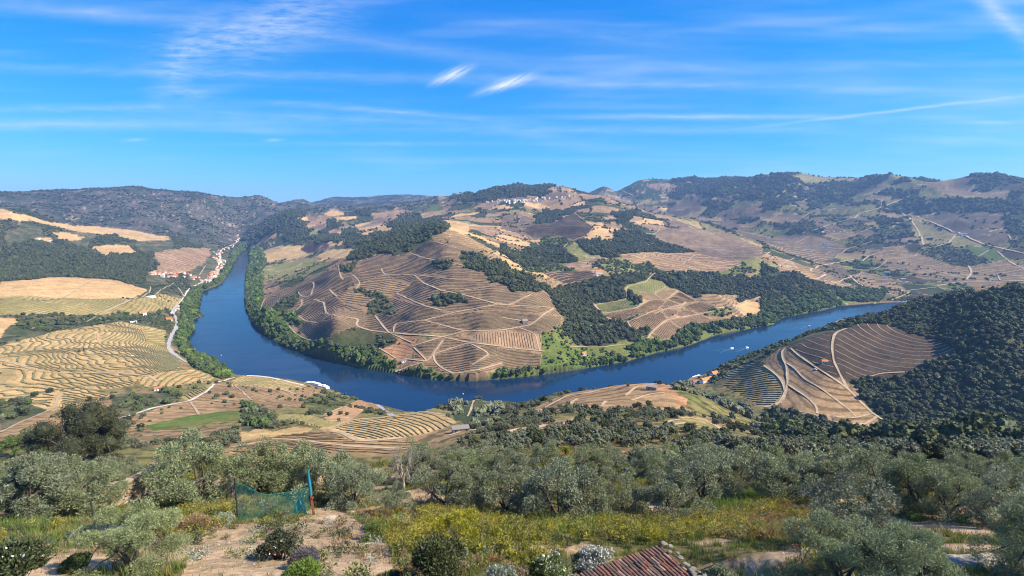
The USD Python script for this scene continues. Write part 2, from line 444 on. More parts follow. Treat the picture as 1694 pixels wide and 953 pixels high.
def hit(px, py, water=False):
    """Where the view through a photo pixel meets the ground (used once, to survey positions)."""
    px, py = np.atleast_1d(np.asarray(px, float)), np.atleast_1d(np.asarray(py, float))
    d = pix_ray(px, py)
    az = np.arctan2(d[:, 0], d[:, 1])
    sl = d[:, 2] / np.hypot(d[:, 0], d[:, 1])
    ia = np.clip((az - AZ0) / (AZ1 - AZ0) * (NA - 1), 0, NA - 1.001)
    i0 = ia.astype(int)
    f = (ia - i0)[:, None]
    prof = GZ[i0] * (1 - f) + GZ[i0 + 1] * f
    if water:
        prof = np.maximum(prof, 0)
    gap = prof - (EYE + sl[:, None] * RAD[None])
    gap[:, RAD < 10] = -1
    k = np.argmax(gap > 0, axis=1)
    none = ~(gap > 0).any(1)
    k = np.clip(k, 1, NR - 1)
    g0, g1 = gap[np.arange(len(k)), k - 1], gap[np.arange(len(k)), k]
    t = np.clip(-g0 / np.where(g1 - g0 == 0, 1, g1 - g0), 0, 1)
    r = RAD[k - 1] + t * (RAD[k] - RAD[k - 1])
    r = np.where(none, np.nan, r)
    x, y = np.sin(az) * r, np.cos(az) * r
    return np.column_stack([x, y, np.where(none, np.nan, ground(np.nan_to_num(x), np.nan_to_num(y, nan=10)))])


CROP = dict(A=(0, 280), B=(400, 280), C=(830, 280), D=(1264, 280), E=(0, 500), F=(400, 500), G=(830, 500), H=(1264, 500), I=(0, 713), J=(400, 713), K=(830, 713), L=(1264, 713))


def px_of(crop, pts):
    p = np.array(pts, float)
    if crop in CROP:
        p = p / 3.9395 + np.array(CROP[crop])
    return p


# ------------------------------------------------------------------ land cover
# class: (ground colour, second colour, how much of the second colour)
COVER = {
    'straw': ((0.41, 0.290, 0.155), (0.33, 0.235, 0.12), 0.4), 'tan': ((0.43, 0.295, 0.160), (0.36, 0.245, 0.13), 0.4),
    'strawolive': ((0.30, 0.235, 0.12), (0.20, 0.17, 0.075), 0.5), 'olive': ((0.20, 0.17, 0.075), (0.12, 0.125, 0.05), 0.5),
    'brown': ((0.275, 0.190, 0.110), (0.205, 0.143, 0.085), 0.5), 'vine': ((0.215, 0.150, 0.096), (0.155, 0.112, 0.074), 0.5),
    'pink': ((0.300, 0.205, 0.130), (0.225, 0.155, 0.10), 0.5), 'purple': ((0.125, 0.093, 0.068), (0.165, 0.122, 0.085), 0.5),
    'dark': ((0.052, 0.038, 0.026), (0.078, 0.057, 0.038), 0.4), 'red': ((0.33, 0.195, 0.115), (0.36, 0.235, 0.14), 0.5),
    'green': ((0.080, 0.110, 0.032), (0.115, 0.120, 0.045), 0.5), 'crop': ((0.155, 0.16, 0.06), (0.19, 0.175, 0.08), 0.4),
    'forest': ((0.030, 0.042, 0.020), (0.06, 0.06, 0.03), 0.4), 'scrub': ((0.13, 0.115, 0.065), (0.045, 0.055, 0.03), 0.5),
    'burnt': ((0.100, 0.083, 0.066), (0.050, 0.052, 0.04), 0.55), 'grove': ((0.25, 0.165, 0.10), (0.15, 0.135, 0.06), 0.45),
}
# (crop, class, outline [, trees])  the outline is read off the photo, then surveyed onto the ground
PATCH = [
    ('A', 'tan', [(0, 265), (110, 290), (330, 350), (470, 370), (640, 385), (830, 400), (1100, 450), (1100, 462), (900, 447), (780, 425), (560, 405), (420, 395), (340, 378), (230, 352), (0, 328)]),
    ('A', 'scrub', [(0, 330), (220, 350), (420, 395), (600, 430), (900, 460), (1300, 480), (1400, 500), (1000, 540), (600, 520), (0, 540)]),
    ('A', 'tan', [(340, 415), (430, 415), (540, 450), (420, 460)]), ('A', 'tan', [(200, 480), (240, 455), (330, 455), (335, 475), (220, 485)]),
    ('A', 'tan', [(610, 510), (700, 500), (840, 505), (870, 540), (700, 555), (600, 540)]), ('A', 'straw', [(760, 415), (900, 430), (1050, 455), (900, 460), (780, 440)]),
    ('A', 'forest', [(0, 540), (200, 480), (450, 490), (600, 540), (700, 580), (960, 555), (1000, 600), (1060, 630), (960, 690), (930, 735), (650, 722), (400, 705), (0, 738)], 'wood'),
    ('A', 'pink', [(1000, 550), (1200, 520), (1370, 520), (1360, 560), (1330, 600), (1280, 660), (1180, 690), (1060, 690), (970, 680), (1060, 630), (1010, 590)]),
    ('A', 'scrub', [(940, 700), (1200, 690), (1300, 640), (1380, 600), (1400, 640), (1330, 720), (1240, 770), (1000, 780)]),
    ('A', 'tan', [(0, 745), (200, 725), (400, 710), (600, 720), (800, 740), (950, 790), (860, 830), (640, 850), (520, 870), (400, 850), (200, 830), (0, 840)]),
    ('A', 'strawolive', [(840, 860), (1040, 820), (1190, 850), (1150, 900), (1110, 945), (700, 945)]),
    ('E', 'tan', [(0, 110), (190, 120), (180, 150), (50, 190), (0, 250)]),
    ('E', 'scrub', [(0, 255), (50, 195), (150, 100), (400, 50), (630, 60), (560, 130), (330, 200), (150, 240), (0, 290)], 'bush'),
    ('E', 'scrub', [(560, 130), (830, 80), (1100, 60), (1180, 60), (1150, 150), (1080, 250), (1060, 190), (930, 160), (790, 135)], 'bush'),
    ('E', 'green', [(1205, 90), (1260, 90), (1265, 180), (1210, 265), (1290, 345), (1530, 478), (1430, 490), (1290, 430), (1215, 350), (1165, 265)], 'river'),
    ('A', 'green', [(1200, 880), (1230, 800), (1310, 770), (1310, 830), (1290, 945), (1200, 945)], 'river'),
    ('A', 'green', [(1330, 775), (1440, 722), (1500, 642), (1560, 542), (1600, 502), (1570, 500), (1515, 565), (1490, 645), (1420, 722)], 'river'),
    ('E', 'scrub', [(0, 640), (180, 650), (300, 700), (100, 800), (0, 840)], 'bush'),
    ('E', 'scrub', [(970, 460), (1080, 410), (1170, 430), (1050, 460)], 'bush'),
    ('E', 'brown', [(300, 720), (600, 650), (930, 635), (860, 650), (720, 690), (720, 760), (600, 800), (250, 800), (0, 945), (0, 850)]),
    ('E', 'brown', [(1250, 660), (1430, 530), (1530, 530), (1640, 640), (1500, 660)]), ('E', 'brown', [(900, 790), (980, 700), (1230, 650), (1310, 735), (950, 800)]),
    ('E', 'brown', [(1310, 735), (1280, 670), (1640, 640), (1640, 695)]),
    ('E', 'green', [(950, 805), (1310, 735), (1640, 700), (1640, 740), (1300, 790), (1000, 830)]),
    ('E', 'scrub', [(730, 620), (950, 590), (1180, 590), (1190, 630), (1000, 680), (860, 740), (720, 750), (720, 690)], 'bush'),
    # inner side
    ('B', 'forest', [(20, 470), (60, 410), (150, 350), (290, 270), (415, 285), (420, 300), (330, 330), (430, 350), (380, 380), (260, 400), (130, 440), (100, 480), (40, 490)], 'wood'),
    ('B', 'forest', [(240, 465), (330, 410), (440, 390), (450, 420), (440, 465)], 'wood'), ('B', 'forest', [(450, 460), (530, 410), (600, 430), (640, 460), (600, 475)], 'wood'),
    ('B', 'forest', [(560, 360), (620, 340), (610, 380), (570, 395)], 'wood'), ('B', 'forest', [(660, 400), (700, 385), (760, 430), (790, 480), (690, 500), (685, 470)], 'wood'),
    ('B', 'forest', [(980, 340), (1060, 310), (1140, 305), (1160, 345), (1080, 360), (990, 375)], 'wood'), ('B', 'forest', [(750, 285), (800, 275), (825, 300), (780, 305)], 'wood'),
    ('B', 'green', [(1200, 240), (1280, 230), (1310, 260), (1230, 275)]), ('B', 'tan', [(340, 325), (400, 300), (430, 320), (420, 350)]), ('B', 'tan', [(550, 290), (600, 265), (660, 290), (600, 300)]),
    ('B', 'tan', [(770, 390), (900, 370), (1000, 375), (1130, 360), (1100, 390), (900, 420)]), ('B', 'pink', [(870, 310), (1000, 265), (1110, 290), (1090, 310), (960, 320)]),
    ('B', 'straw', [(150, 545), (230, 510), (390, 500), (400, 530), (460, 550), (330, 575), (170, 600)]), ('B', 'dark', [(390, 520), (440, 480), (550, 475), (560, 510), (440, 540)]),
    ('B', 'crop', [(130, 650), (230, 620), (420, 590), (560, 610), (480, 660), (350, 720), (150, 715)]), ('B', 'straw', [(500, 570), (560, 530), (740, 525), (700, 570), (560, 580)]),
    ('B', 'forest', [(680, 590), (740, 530), (840, 450), (1000, 410), (1120, 380), (1200, 340), (1270, 330), (1350, 370), (1310, 400), (1230, 430), (1200, 460), (1120, 490), (1100, 540), (870, 545), (780, 580)], 'wood'),
    ('B', 'tan', [(1290, 330), (1470, 360), (1480, 410), (1400, 430), (1350, 380)]), ('B', 'brown', [(1240, 440), (1330, 400), (1470, 440), (1660, 540), (1600, 560), (1430, 500), (1270, 470)]),
    ('B', 'forest', [(1410, 580), (1450, 540), (1560, 560), (1694, 620), (1750, 680), (1900, 740), (2000, 800), (1850, 780), (1694, 760), (1630, 690), (1600, 650), (1460, 630)], 'wood'),
    ('C', 'forest', [(0, 95), (120, 95), (240, 90), (330, 110), (300, 150), (220, 170), (60, 170), (0, 160)], 'wood'), ('B', 'forest', [(1390, 200), (1500, 160), (1694, 100), (1694, 165), (1560, 215)], 'wood'),
    ('C', 'forest', [(200, 350), (250, 310), (300, 275), (420, 275), (460, 285), (380, 310), (330, 350), (260, 365)], 'wood'),
    ('C', 'purple', [(0, 300), (130, 300), (220, 330), (200, 350), (150, 400), (0, 390)]), ('C', 'olive', [(490, 290), (640, 300), (700, 350), (560, 345), (520, 330)]),
    ('C', 'tan', [(560, 345), (640, 360), (750, 420), (760, 455), (640, 465), (550, 440), (600, 380)]), ('C', 'green', [(240, 460), (350, 430), (460, 460), (430, 490), (330, 520), (240, 520)], 'grovefar'),
    ('C', 'crop', [(420, 510), (490, 490), (560, 530), (640, 560), (500, 595), (450, 540)]),
    ('C', 'forest', [(500, 470), (600, 455), (740, 470), (770, 410), (860, 420), (960, 440), (1020, 470), (1100, 480), (1280, 545), (1200, 555), (1000, 555), (760, 575), (640, 555), (560, 520)], 'wood'),
    ('C', 'forest', [(730, 290), (880, 285), (800, 350), (750, 340)], 'wood'),
    ('C', 'forest', [(0, 510), (120, 540), (260, 500), (380, 520), (440, 560), (490, 590), (400, 630), (260, 620), (160, 630), (60, 570), (0, 560)], 'wood'),
    ('C', 'green', [(0, 600), (100, 600), (190, 700), (180, 800), (60, 770), (0, 720)], 'grovefar'), ('C', 'green', [(150, 640), (400, 620), (560, 660), (290, 685)], 'grovefar'),
    ('C', 'forest', [(0, 740), (60, 770), (180, 800), (300, 800), (290, 850), (150, 790), (0, 770)], 'wood'),
    ('C', 'tan', [(0, 565), (60, 590), (150, 660), (80, 640), (0, 600)]), ('C', 'brown', [(300, 700), (410, 740), (390, 775), (280, 750)]), ('C', 'pink', [(400, 620), (560, 605), (640, 640), (680, 660), (600, 690), (500, 655)]),
    ('C', 'crop', [(640, 590), (800, 590), (870, 640), (900, 680), (800, 700), (690, 650), (600, 620)], 'grovefar'), ('C', 'green', [(870, 640), (930, 600), (1000, 640), (1000, 670), (900, 690)], 'grovefar'),
    ('C', 'purple', [(1050, 345), (1150, 335), (1400, 390), (1440, 410), (1250, 400), (1080, 390)]), ('C', 'strawolive', [(1130, 325), (1220, 320), (1350, 370), (1450, 410), (1694, 500), (1694, 522), (1430, 417), (1200, 347)]),
    ('C', 'forest', [(1000, 680), (1150, 665), (1400, 675), (1694, 740), (1694, 830), (1540, 880), (1530, 830), (1300, 815), (1240, 840), (1150, 780), (1050, 730), (960, 720)], 'wood'),
    ('C', 'green', [(1400, 660), (1560, 625), (1650, 680), (1500, 690)], 'grovefar'),
    ('C', 'brown', [(1300, 815), (1520, 830), (1530, 880), (1400, 890), (1330, 850)]),
    ('C', 'forest', [(500, 740), (590, 710), (780, 700), (960, 700), (950, 730), (810, 770), (820, 830), (760, 860), (600, 880), (640, 945), (350, 945), (300, 850), (330, 800), (440, 760)], 'wood'),
    ('G', 'forest', [(310, 0), (590, 0), (620, 30), (660, 90), (780, 140), (840, 180), (960, 190), (940, 240), (800, 270), (650, 290), (500, 270), (420, 220), (390, 150), (390, 80)], 'wood'),
    ('C', 'forest', [(800, 850), (830, 820), (900, 850), (880, 880), (800, 870)], 'wood'),
    ('G', 'green', [(310, 200), (390, 150), (420, 220), (500, 275), (650, 292), (800, 275), (950, 245), (1000, 290), (800, 335), (650, 370), (480, 300), (390, 240)], 'bush'),
    ('G', 'green', [(240, 210), (330, 215), (390, 240), (480, 300), (650, 370), (640, 390), (560, 400), (440, 440), (290, 450), (235, 430), (250, 330)], 'orchard'),
    ('G', 'green', [(640, 380), (800, 330), (940, 250), (1080, 240), (1200, 180), (1400, 140), (1660, 110), (1694, 90), (1694, 158), (1400, 213), (1200, 288), (1000, 328), (800, 393), (600, 418), (440, 453), (300, 460), (290, 450), (450, 440), (560, 400)], 'river'),
    ('G', 'brown', [(1340, 90), (1530, 75), (1660, 110), (1530, 130), (1400, 135)]), ('G', 'green', [(1330, 75), (1420, 40), (1500, 70), (1460, 85)], 'grovefar'),
    ('G', 'green', [(0, 470), (110, 450), (240, 430), (300, 458), (200, 479), (0, 494)], 'river'),
    ('F', 'red', [(880, 310), (1010, 225), (1150, 225), (1090, 330), (1050, 370), (1020, 410), (940, 400), (910, 350)]),
    ('F', 'forest', [(540, 270), (700, 170), (820, 185), (1010, 230), (980, 280), (880, 310), (700, 290), (560, 290)], 'bush'),
    ('F', 'green', [(30, 50), (120, 60), (240, 60), (330, 100), (390, 140), (320, 140), (310, 180), (400, 240), (520, 270), (560, 290), (700, 300), (880, 310), (910, 350), (950, 400), (1020, 430), (1000, 463), (780, 428), (600, 383), (430, 338), (300, 293), (190, 233), (80, 148)], 'river'),
    ('F', 'green', [(1030, 450), (1200, 455), (1350, 485), (1480, 480), (1520, 490), (1694, 450), (1694, 498), (1500, 513), (1250, 503), (1040, 473)], 'river'),
    ('B', 'green', [(40, 545), (80, 530), (110, 520), (130, 560), (150, 620), (130, 680), (130, 760), (130, 830), (120, 920), (30, 945), (32, 850), (30, 700)], 'river'),
    ('B', 'forest', [(1230, 860), (1300, 810), (1400, 815), (1470, 860), (1380, 875), (1260, 880)], 'wood'), ('B', 'forest', [(1240, 610), (1280, 600), (1370, 615), (1350, 635), (1260, 630)], 'wood'),
    ('B', 'forest', [(640, 640), (720, 630), (700, 665), (650, 670)], 'wood'), ('B', 'forest', [(715, 785), (850, 797), (960, 840), (900, 835), (740, 803)], 'bush'),
    ('B', 'scrub', [(810, 930), (850, 850), (960, 840), (1000, 920), (980, 945)], 'bush'), ('B', 'olive', [(950, 810), (990, 755), (1110, 760), (1130, 800), (1000, 820)]), ('B', 'scrub', [(260, 760), (380, 710), (400, 740), (300, 770)], 'bush'),
    ('B', 'forest', [(180, 930), (260, 870), (370, 800), (360, 850), (290, 920)], 'bush'),
    # right-hand mountains
    ('C', 'forest', [(490, 130), (740, 70), (1110, 50), (1350, 45), (1694, 40), (1694, 200), (1450, 190), (1350, 170), (1130, 190), (1060, 170), (900, 200), (800, 160), (640, 140)]),
    ('C', 'pink', [(955, 105), (1010, 100), (1020, 125), (970, 120)]), ('C', 'pink', [(1030, 100), (1130, 100), (1120, 140), (1050, 135)]), ('C', 'pink', [(1200, 175), (1330, 165), (1400, 195), (1260, 200)]),
    ('C', 'purple', [(1080, 280), (1150, 220), (1250, 190), (1290, 270), (1130, 300)]), ('C', 'brown', [(640, 165), (800, 200), (900, 240), (1000, 260), (1050, 290), (900, 260), (760, 215)]),
    ('D', 'forest', [(0, 50), (190, 15), (380, 40), (300, 80), (250, 110), (280, 180), (100, 240), (0, 280)]), ('D', 'forest', [(280, 170), (300, 80), (420, 75), (700, 110), (500, 200), (300, 270)]),
    ('D', 'strawolive', [(190, 40), (330, 30), (560, 75), (430, 75), (280, 80)]),
    ('D', 'forest', [(830, 250), (900, 210), (1200, 190), (1694, 210), (1694, 290), (1550, 285), (1000, 295)]), ('D', 'forest', [(1560, 290), (1694, 290), (1694, 460), (1600, 430), (1560, 370)]),
    ('D', 'strawolive', [(950, 300), (1100, 340), (1300, 420), (1430, 490), (1300, 520), (1120, 510), (1030, 500), (980, 420)]), ('D', 'green', [(1340, 510), (1420, 510), (1520, 540), (1600, 600), (1400, 580), (1200, 560)]),
    ('D', 'olive', [(1040, 500), (1300, 520), (1400, 580), (1580, 600), (1200, 610), (1000, 550)]),
    ('D', 'purple', [(1000, 300), (1550, 285), (1560, 370), (1610, 440), (1500, 490), (1200, 400)]), ('D', 'forest', [(740, 350), (850, 330), (960, 340), (900, 370), (760, 375)]), ('D', 'forest', [(640, 510), (720, 430), (780, 440), (760, 520)]),
    ('D', 'pink', [(650, 600), (750, 540), (990, 550), (1200, 620), (1330, 650), (1300, 740), (1000, 700), (800, 640)]), ('D', 'pink', [(570, 700), (640, 680), (840, 720), (920, 790), (860, 820), (700, 790)]),
    ('D', 'pink', [(1330, 640), (1600, 610), (1694, 620), (1694, 740), (1320, 730)]), ('D', 'purple', [(320, 650), (480, 620), (560, 690), (400, 730), (360, 700)]),
    ('D', 'green', [(500, 630), (640, 590), (740, 610), (850, 690), (980, 690), (940, 710), (800, 680), (640, 650)], 'bush'), ('D', 'green', [(1200, 770), (1300, 750), (1340, 770), (1250, 790)], 'bush'),
    ('D', 'forest', [(0, 640), (200, 670), (270, 700), (350, 740), (600, 800), (760, 830), (700, 870), (400, 870), (200, 930), (0, 945)], 'wood'),
    ('H', 'green', [(0, 0), (110, 0), (330, -60), (700, -75), (800, -75), (740, -5), (500, 3), (400, 55), (120, 95), (62, 145), (0, 148)], 'river'),
    # the spur
    ('abs', 'forest', [(1462, 522), (1492, 509), (1540, 497), (1600, 483), (1694, 474), (1800, 470), (1800, 740), (1694, 740), (1560, 735), (1500, 715), (1455, 705), (1440, 680), (1415, 640), (1405, 630), (1500, 610), (1560, 590), (1575, 575), (1540, 560), (1490, 548), (1430, 536), (1400, 537), (1365, 540), (1391, 530)], 'maquis'),
    ('H', 'scrub', [(0, 300), (200, 225), (400, 145), (640, 150), (480, 190), (280, 250), (160, 290), (0, 360)], 'bush'),
    ('H', 'brown', [(0, 380), (110, 300), (170, 290), (330, 430), (480, 520), (560, 570), (690, 700), (740, 760), (690, 825), (500, 790), (270, 720), (80, 690), (140, 620), (130, 530), (40, 440), (0, 415)]),
    ('H', 'forest', [(0, 690), (270, 730), (480, 790), (650, 830), (800, 835), (1694, 765), (1694, 920), (1100, 915), (700, 905), (300, 905), (0, 850)], 'maquis'),
    ('G', 'scrub', [(1360, 450), (1400, 440), (1500, 390), (1694, 305), (1694, 380), (1560, 420), (1440, 480), (1430, 560), (1380, 540)], 'bush'),
    # knoll and the groves this side of the river
    ('G', 'red', [(180, 710), (330, 640), (570, 570), (940, 525), (1090, 540), (1200, 640), (1190, 690), (900, 690), (650, 680), (430, 660), (300, 690)]),
    ('G', 'brown', [(250, 700), (430, 600), (640, 570), (900, 560), (1100, 600), (1150, 680), (900, 670), (650, 660), (430, 650)]),
    ('G', 'strawolive', [(1060, 800), (1200, 750), (1320, 760), (1480, 860), (1694, 930), (1694, 945), (1480, 880), (1180, 810)]), ('G', 'olive', [(1090, 540), (1200, 530), (1440, 600), (1600, 680), (1694, 780), (1694, 860), (1560, 790), (1300, 720), (1190, 690), (1200, 640)], 'grovemid'),
    ('F', 'brown', [(0, 540), (150, 560), (280, 575), (570, 560), (500, 640), (240, 700), (0, 640)]), ('F', 'olive', [(400, 640), (560, 590), (700, 580), (790, 630), (540, 735), (440, 700)]),
    ('F', 'red', [(540, 740), (770, 640), (820, 680), (700, 760), (610, 790)]), ('F', 'straw', [(0, 850), (130, 830), (200, 850), (350, 820), (450, 830), (290, 890), (100, 915), (0, 900)]),
    ('F', 'scrub', [(1360, 670), (1500, 630), (1694, 630), (1694, 780), (1480, 790), (1390, 780)], 'grovemid'), ('F', 'green', [(0, 700), (70, 700), (120, 760), (60, 820), (0, 820)]),
    ('F', 'scrub', [(0, 640), (160, 690), (230, 740), (160, 800), (60, 830), (0, 830)], 'bush'),
]
# vineyards: (crop, class, outline, row spacing, row height, row width, row colour, label); spacing in metres of height along the contours, or ('line', bearing, metres)
VINEYARD = [
    ('E', 'straw', [(0, 295), (350, 200), (600, 160), (790, 135), (920, 160), (970, 260), (1100, 320), (1190, 400), (1150, 435), (960, 470), (700, 460), (480, 430), (180, 430), (50, 380), (0, 370)], 1.75, 1.3, 2.6, 'bank', 'large straw-coloured terraced vineyard left of the river, holding the single small cypress'),
    ('E', 'straw', [(0, 370), (60, 385), (200, 440), (480, 460), (760, 460), (900, 480), (860, 540), (700, 560), (500, 560), (350, 590), (200, 640), (0, 640)], 1.9, 1.4, 2.6, 'bank', 'wavy terraced vineyard along the left edge, below the pale track'),
    ('E', 'straw', [(150, 640), (350, 590), (560, 570), (700, 610), (600, 640), (440, 680), (320, 700)], 1.8, 1.3, 2.2, 'bank', 'short steep vineyard under the two round bushes at the lower left'),
    ('E', 'strawolive', [(930, 160), (1075, 190), (1060, 270), (970, 270)], ('line', 12, 9), 1.3, 2.6, 'bank', 'small greenish striped vineyard beside the bend of the river road'),
    ('E', 'straw', [(900, 490), (1100, 460), (1260, 445), (1390, 490), (1350, 510), (1100, 540), (930, 540)], ('line', 25, 8), 1.3, 2.6, 'bank', 'narrow curved vineyard just below the end of the riverside road'),
    ('E', 'strawolive', [(1195, 620), (1390, 530), (1240, 640)], ('line', 40, 5), 1.2, 1.4, 'bank', 'tiny wedge of vine rows above the grey lane at left'),
    ('A', 'strawolive', [(0, 840), (200, 830), (400, 850), (640, 855), (840, 850), (760, 900), (680, 940), (300, 945), (0, 945)], 2.2, 1.2, 2.4, 'bank', 'olive-tan terraces directly below the smooth sandy field at far left'),
    ('F', 'straw', [(0, 487), (150, 487), (300, 520), (410, 545), (270, 570), (150, 550), (0, 530), (-70, 540), (-50, 510)], ('line', 8, 7), 1.2, 2.0, 'bank', 'rounded striped vineyard on the near bank left of the white ship'),
    ('F', 'strawolive', [(810, 610), (870, 600), (1190, 690), (1390, 720), (1180, 715), (970, 740), (880, 660)], 1.6, 1.2, 1.4, 'bank', 'brownish vineyard between the grey road and the near river bank'),
    ('F', 'straw', [(560, 830), (700, 770), (900, 755), (1200, 715), (1330, 740), (1390, 785), (1200, 850), (1050, 880), (780, 905), (650, 860)], ('fan', 705, 755, 6.2), 0.75, 1.5, 'bank', 'fan-shaped straw vineyard on the rounded knoll in the near middle'),
    ('F', 'brown', [(-80, 930), (200, 880), (560, 840), (780, 905), (1050, 885), (1185, 920), (1180, 965), (940, 995), (500, 995), (-80, 985)], 2.2, 0.7, 0.9, 'dry', 'brown contour-planted slope just above the foreground olive trees'),
    ('F', 'straw', [(170, 760), (250, 740), (440, 745), (620, 795), (540, 830), (470, 800)], ('line', -30, 6), 1.2, 1.6, 'bank', 'little striped terrace patch among dark bushes left of the fan vineyard'),
    ('abs', 'vine', [(610, 425), (680, 418), (712, 400), (760, 405), (790, 415), (812, 440), (870, 465), (905, 487), (760, 460), (690, 455), (680, 470), (635, 455), (585, 470), (575, 450)], 2.7, 1.5, 1.7, 'dry', 'upper vineyard of the central hill, right under its wooded top'),
    ('abs', 'vine', [(680, 470), (690, 455), (760, 460), (905, 487), (925, 525), (820, 515), (750, 520), (690, 505), (640, 490)], 2.3, 1.5, 1.6, 'dry', 'broad middle vineyard of the central hill around the oval copse'),
    ('abs', 'vine', [(640, 490), (690, 505), (750, 520), (820, 515), (925, 525), (925, 545), (893, 548), (760, 550), (655, 552), (600, 545), (600, 515)], 1.9, 1.4, 1.5, 'dry', 'lower vineyard of the central hill above the long level track'),
    ('abs', 'pink', [(822, 548), (893, 553), (893, 585), (820, 573), (760, 560)], ('line', 4, 5.5), 1.3, 1.2, 'dry', 'pale plot with upright rows at the foot of the central hill'),
    ('abs', 'vine', [(682, 575), (730, 556), (770, 560), (815, 572), (893, 586), (890, 610), (830, 620), (790, 624), (745, 622), (715, 612), (690, 598)], 2.0, 1.4, 1.7, 'dry', 'lowest vineyard of the central hill with looping tracks by the water'),
    ('abs', 'vine', [(478, 535), (500, 520), (520, 500), (545, 480), (600, 515), (600, 545), (580, 560), (530, 567), (505, 555)], 2.0, 1.4, 1.5, 'dry', 'vineyard on the left foot of the central hill near the river bend'),
    ('abs', 'vine', [(430, 505), (440, 492), (480, 470), (545, 450), (575, 445), (585, 470), (545, 490), (500, 505), (470, 515), (436, 514)], 2.4, 1.4, 1.6, 'dry', 'steep stepped vineyard on the left flank of the central hill'),
    ('abs', 'brown', [(600, 470), (635, 456), (675, 472), (640, 490), (605, 510), (570, 500), (555, 488)], 3.2, 1.5, 1.8, 'dry', 'vineyard with zigzag tracks left of the middle of the central hill'),
    ('C', 'dark', [(150, 400), (200, 365), (350, 350), (470, 290), (530, 350), (600, 380), (500, 455), (350, 430), (200, 440)], 5.0, 1.8, 3.0, 'dry', 'dark brown vineyard beside the pine clump below the hilltop village'),
    ('C', 'dark', [(280, 680), (400, 670), (580, 670), (600, 700), (520, 740), (400, 735), (320, 700)], 3.0, 1.5, 2.4, 'pale', 'dark cup-shaped vineyard left of the orange-roofed farmhouse'),
    ('C', 'pink', [(780, 565), (900, 550), (1290, 550), (1400, 560), (1560, 620), (1400, 670), (1150, 665), (1010, 640), (960, 600), (850, 610)], 3.2, 1.5, 2.0, 'dry', 'pinkish vineyard between the two dark woods right of the farmhouse'),
    ('C', 'purple', [(1000, 430), (1080, 390), (1250, 400), (1430, 410), (1694, 520), (1694, 570), (1520, 590), (1290, 545), (1100, 480), (1020, 465)], 4.2, 1.7, 2.6, 'pale', 'large purplish vineyard slope under the pale ridge right of centre'),
    ('abs', 'crop', [(1033, 478), (1036, 474), (1075, 464), (1092, 466), (1105, 476), (1085, 485), (1050, 485)], ('line', -15, 7), 1.2, 1.4, 'bank', 'small green vineyard at the top of the lane-cut block by the right river arm'),
    ('abs', 'crop', [(984, 505), (1040, 497), (1055, 508), (1000, 519)], ('line', 35, 6), 1.2, 1.3, 'bank', 'green vineyard strip at the left of the lane-cut block'),
    ('abs', 'brown', [(1058, 486), (1085, 487), (1107, 477), (1121, 481), (1103, 495), (1072, 497), (1060, 490)], ('line', -30, 6), 1.2, 1.3, 'dry', 'brown vineyard in the upper middle of the lane-cut block'),
    ('abs', 'brown', [(1124, 484), (1142, 495), (1155, 500), (1130, 505), (1107, 495)], ('line', 70, 6), 1.2, 1.3, 'dry', 'brown triangular vineyard at the upper right of the lane-cut block'),
    ('abs', 'brown', [(1000, 522), (1058, 509), (1075, 499), (1100, 498), (1088, 512), (1050, 520), (1025, 530), (1010, 531)], ('line', 38, 6), 1.2, 1.3, 'dry', 'brown vineyard in the centre of the lane-cut block'),
    ('abs', 'pink', [(1090, 511), (1105, 497), (1128, 507), (1125, 513), (1105, 524), (1098, 519)], ('line', 20, 6), 1.2, 1.3, 'dry', 'pinkish vineyard right of the centre of the lane-cut block'),
    ('abs', 'brown', [(1134, 508), (1155, 502), (1183, 508), (1160, 518), (1140, 517)], ('line', 55, 6), 1.2, 1.3, 'dry', 'brown vineyard at the far right of the lane-cut block'),
    ('abs', 'brown', [(1041, 533), (1062, 523), (1090, 514), (1098, 521), (1102, 528), (1090, 540), (1060, 546), (1046, 545)], ('line', 30, 6), 1.2, 1.3, 'dry', 'brown vineyard at the lower left of the lane-cut block'),
    ('abs', 'pink', [(1110, 528), (1130, 514), (1160, 520), (1182, 533), (1140, 548), (1120, 540)], ('line', 50, 6), 1.2, 1.3, 'dry', 'pinkish vineyard at the lower right of the lane-cut block'),
    ('abs', 'pink', [(1075, 558), (1082, 545), (1104, 531), (1128, 546), (1100, 560)], ('line', 40, 6), 1.2, 1.3, 'dry', 'pinkish vineyard at the bottom tip of the lane-cut block beside the river'),
    ('H', 'dark', [(180, 290), (300, 235), (450, 190), (440, 290), (455, 390), (500, 480), (430, 490), (330, 430), (220, 330)], ('arc', 1530, 540, 13.5), 1.4, 2.0, 'pale', 'dark terraced vineyard holding the small orange-roofed shed'),
    ('H', 'dark', [(460, 200), (540, 175), (640, 145), (800, 150), (960, 210), (1150, 260), (1230, 300), (1200, 350), (1100, 380), (960, 460), (640, 500), (560, 510), (520, 490), (460, 390), (450, 290)], ('arc', 1530, 540, 13.5), 1.4, 2.0, 'pale', 'dark amphitheatre vineyard with pale terrace paths before the wooded spur'),
    ('abs', 'strawolive', [(1190, 620), (1210, 605), (1262, 598), (1290, 625), (1297, 650), (1280, 668), (1260, 673), (1225, 655), (1200, 640)], ('arc', 1330, 560, 8.0), 1.5, 2.6, 'dry', 'olive-green terraced vineyard right of the red-roofed riverside winery'),
    ('D', 'purple', [(0, 470), (130, 430), (330, 440), (480, 480), (540, 520), (450, 580), (330, 600), (150, 540), (60, 500)], 6.0, 2.0, 4.0, 'pale', 'purple-brown stepped vineyard in the mouth of the right side valley'),
]


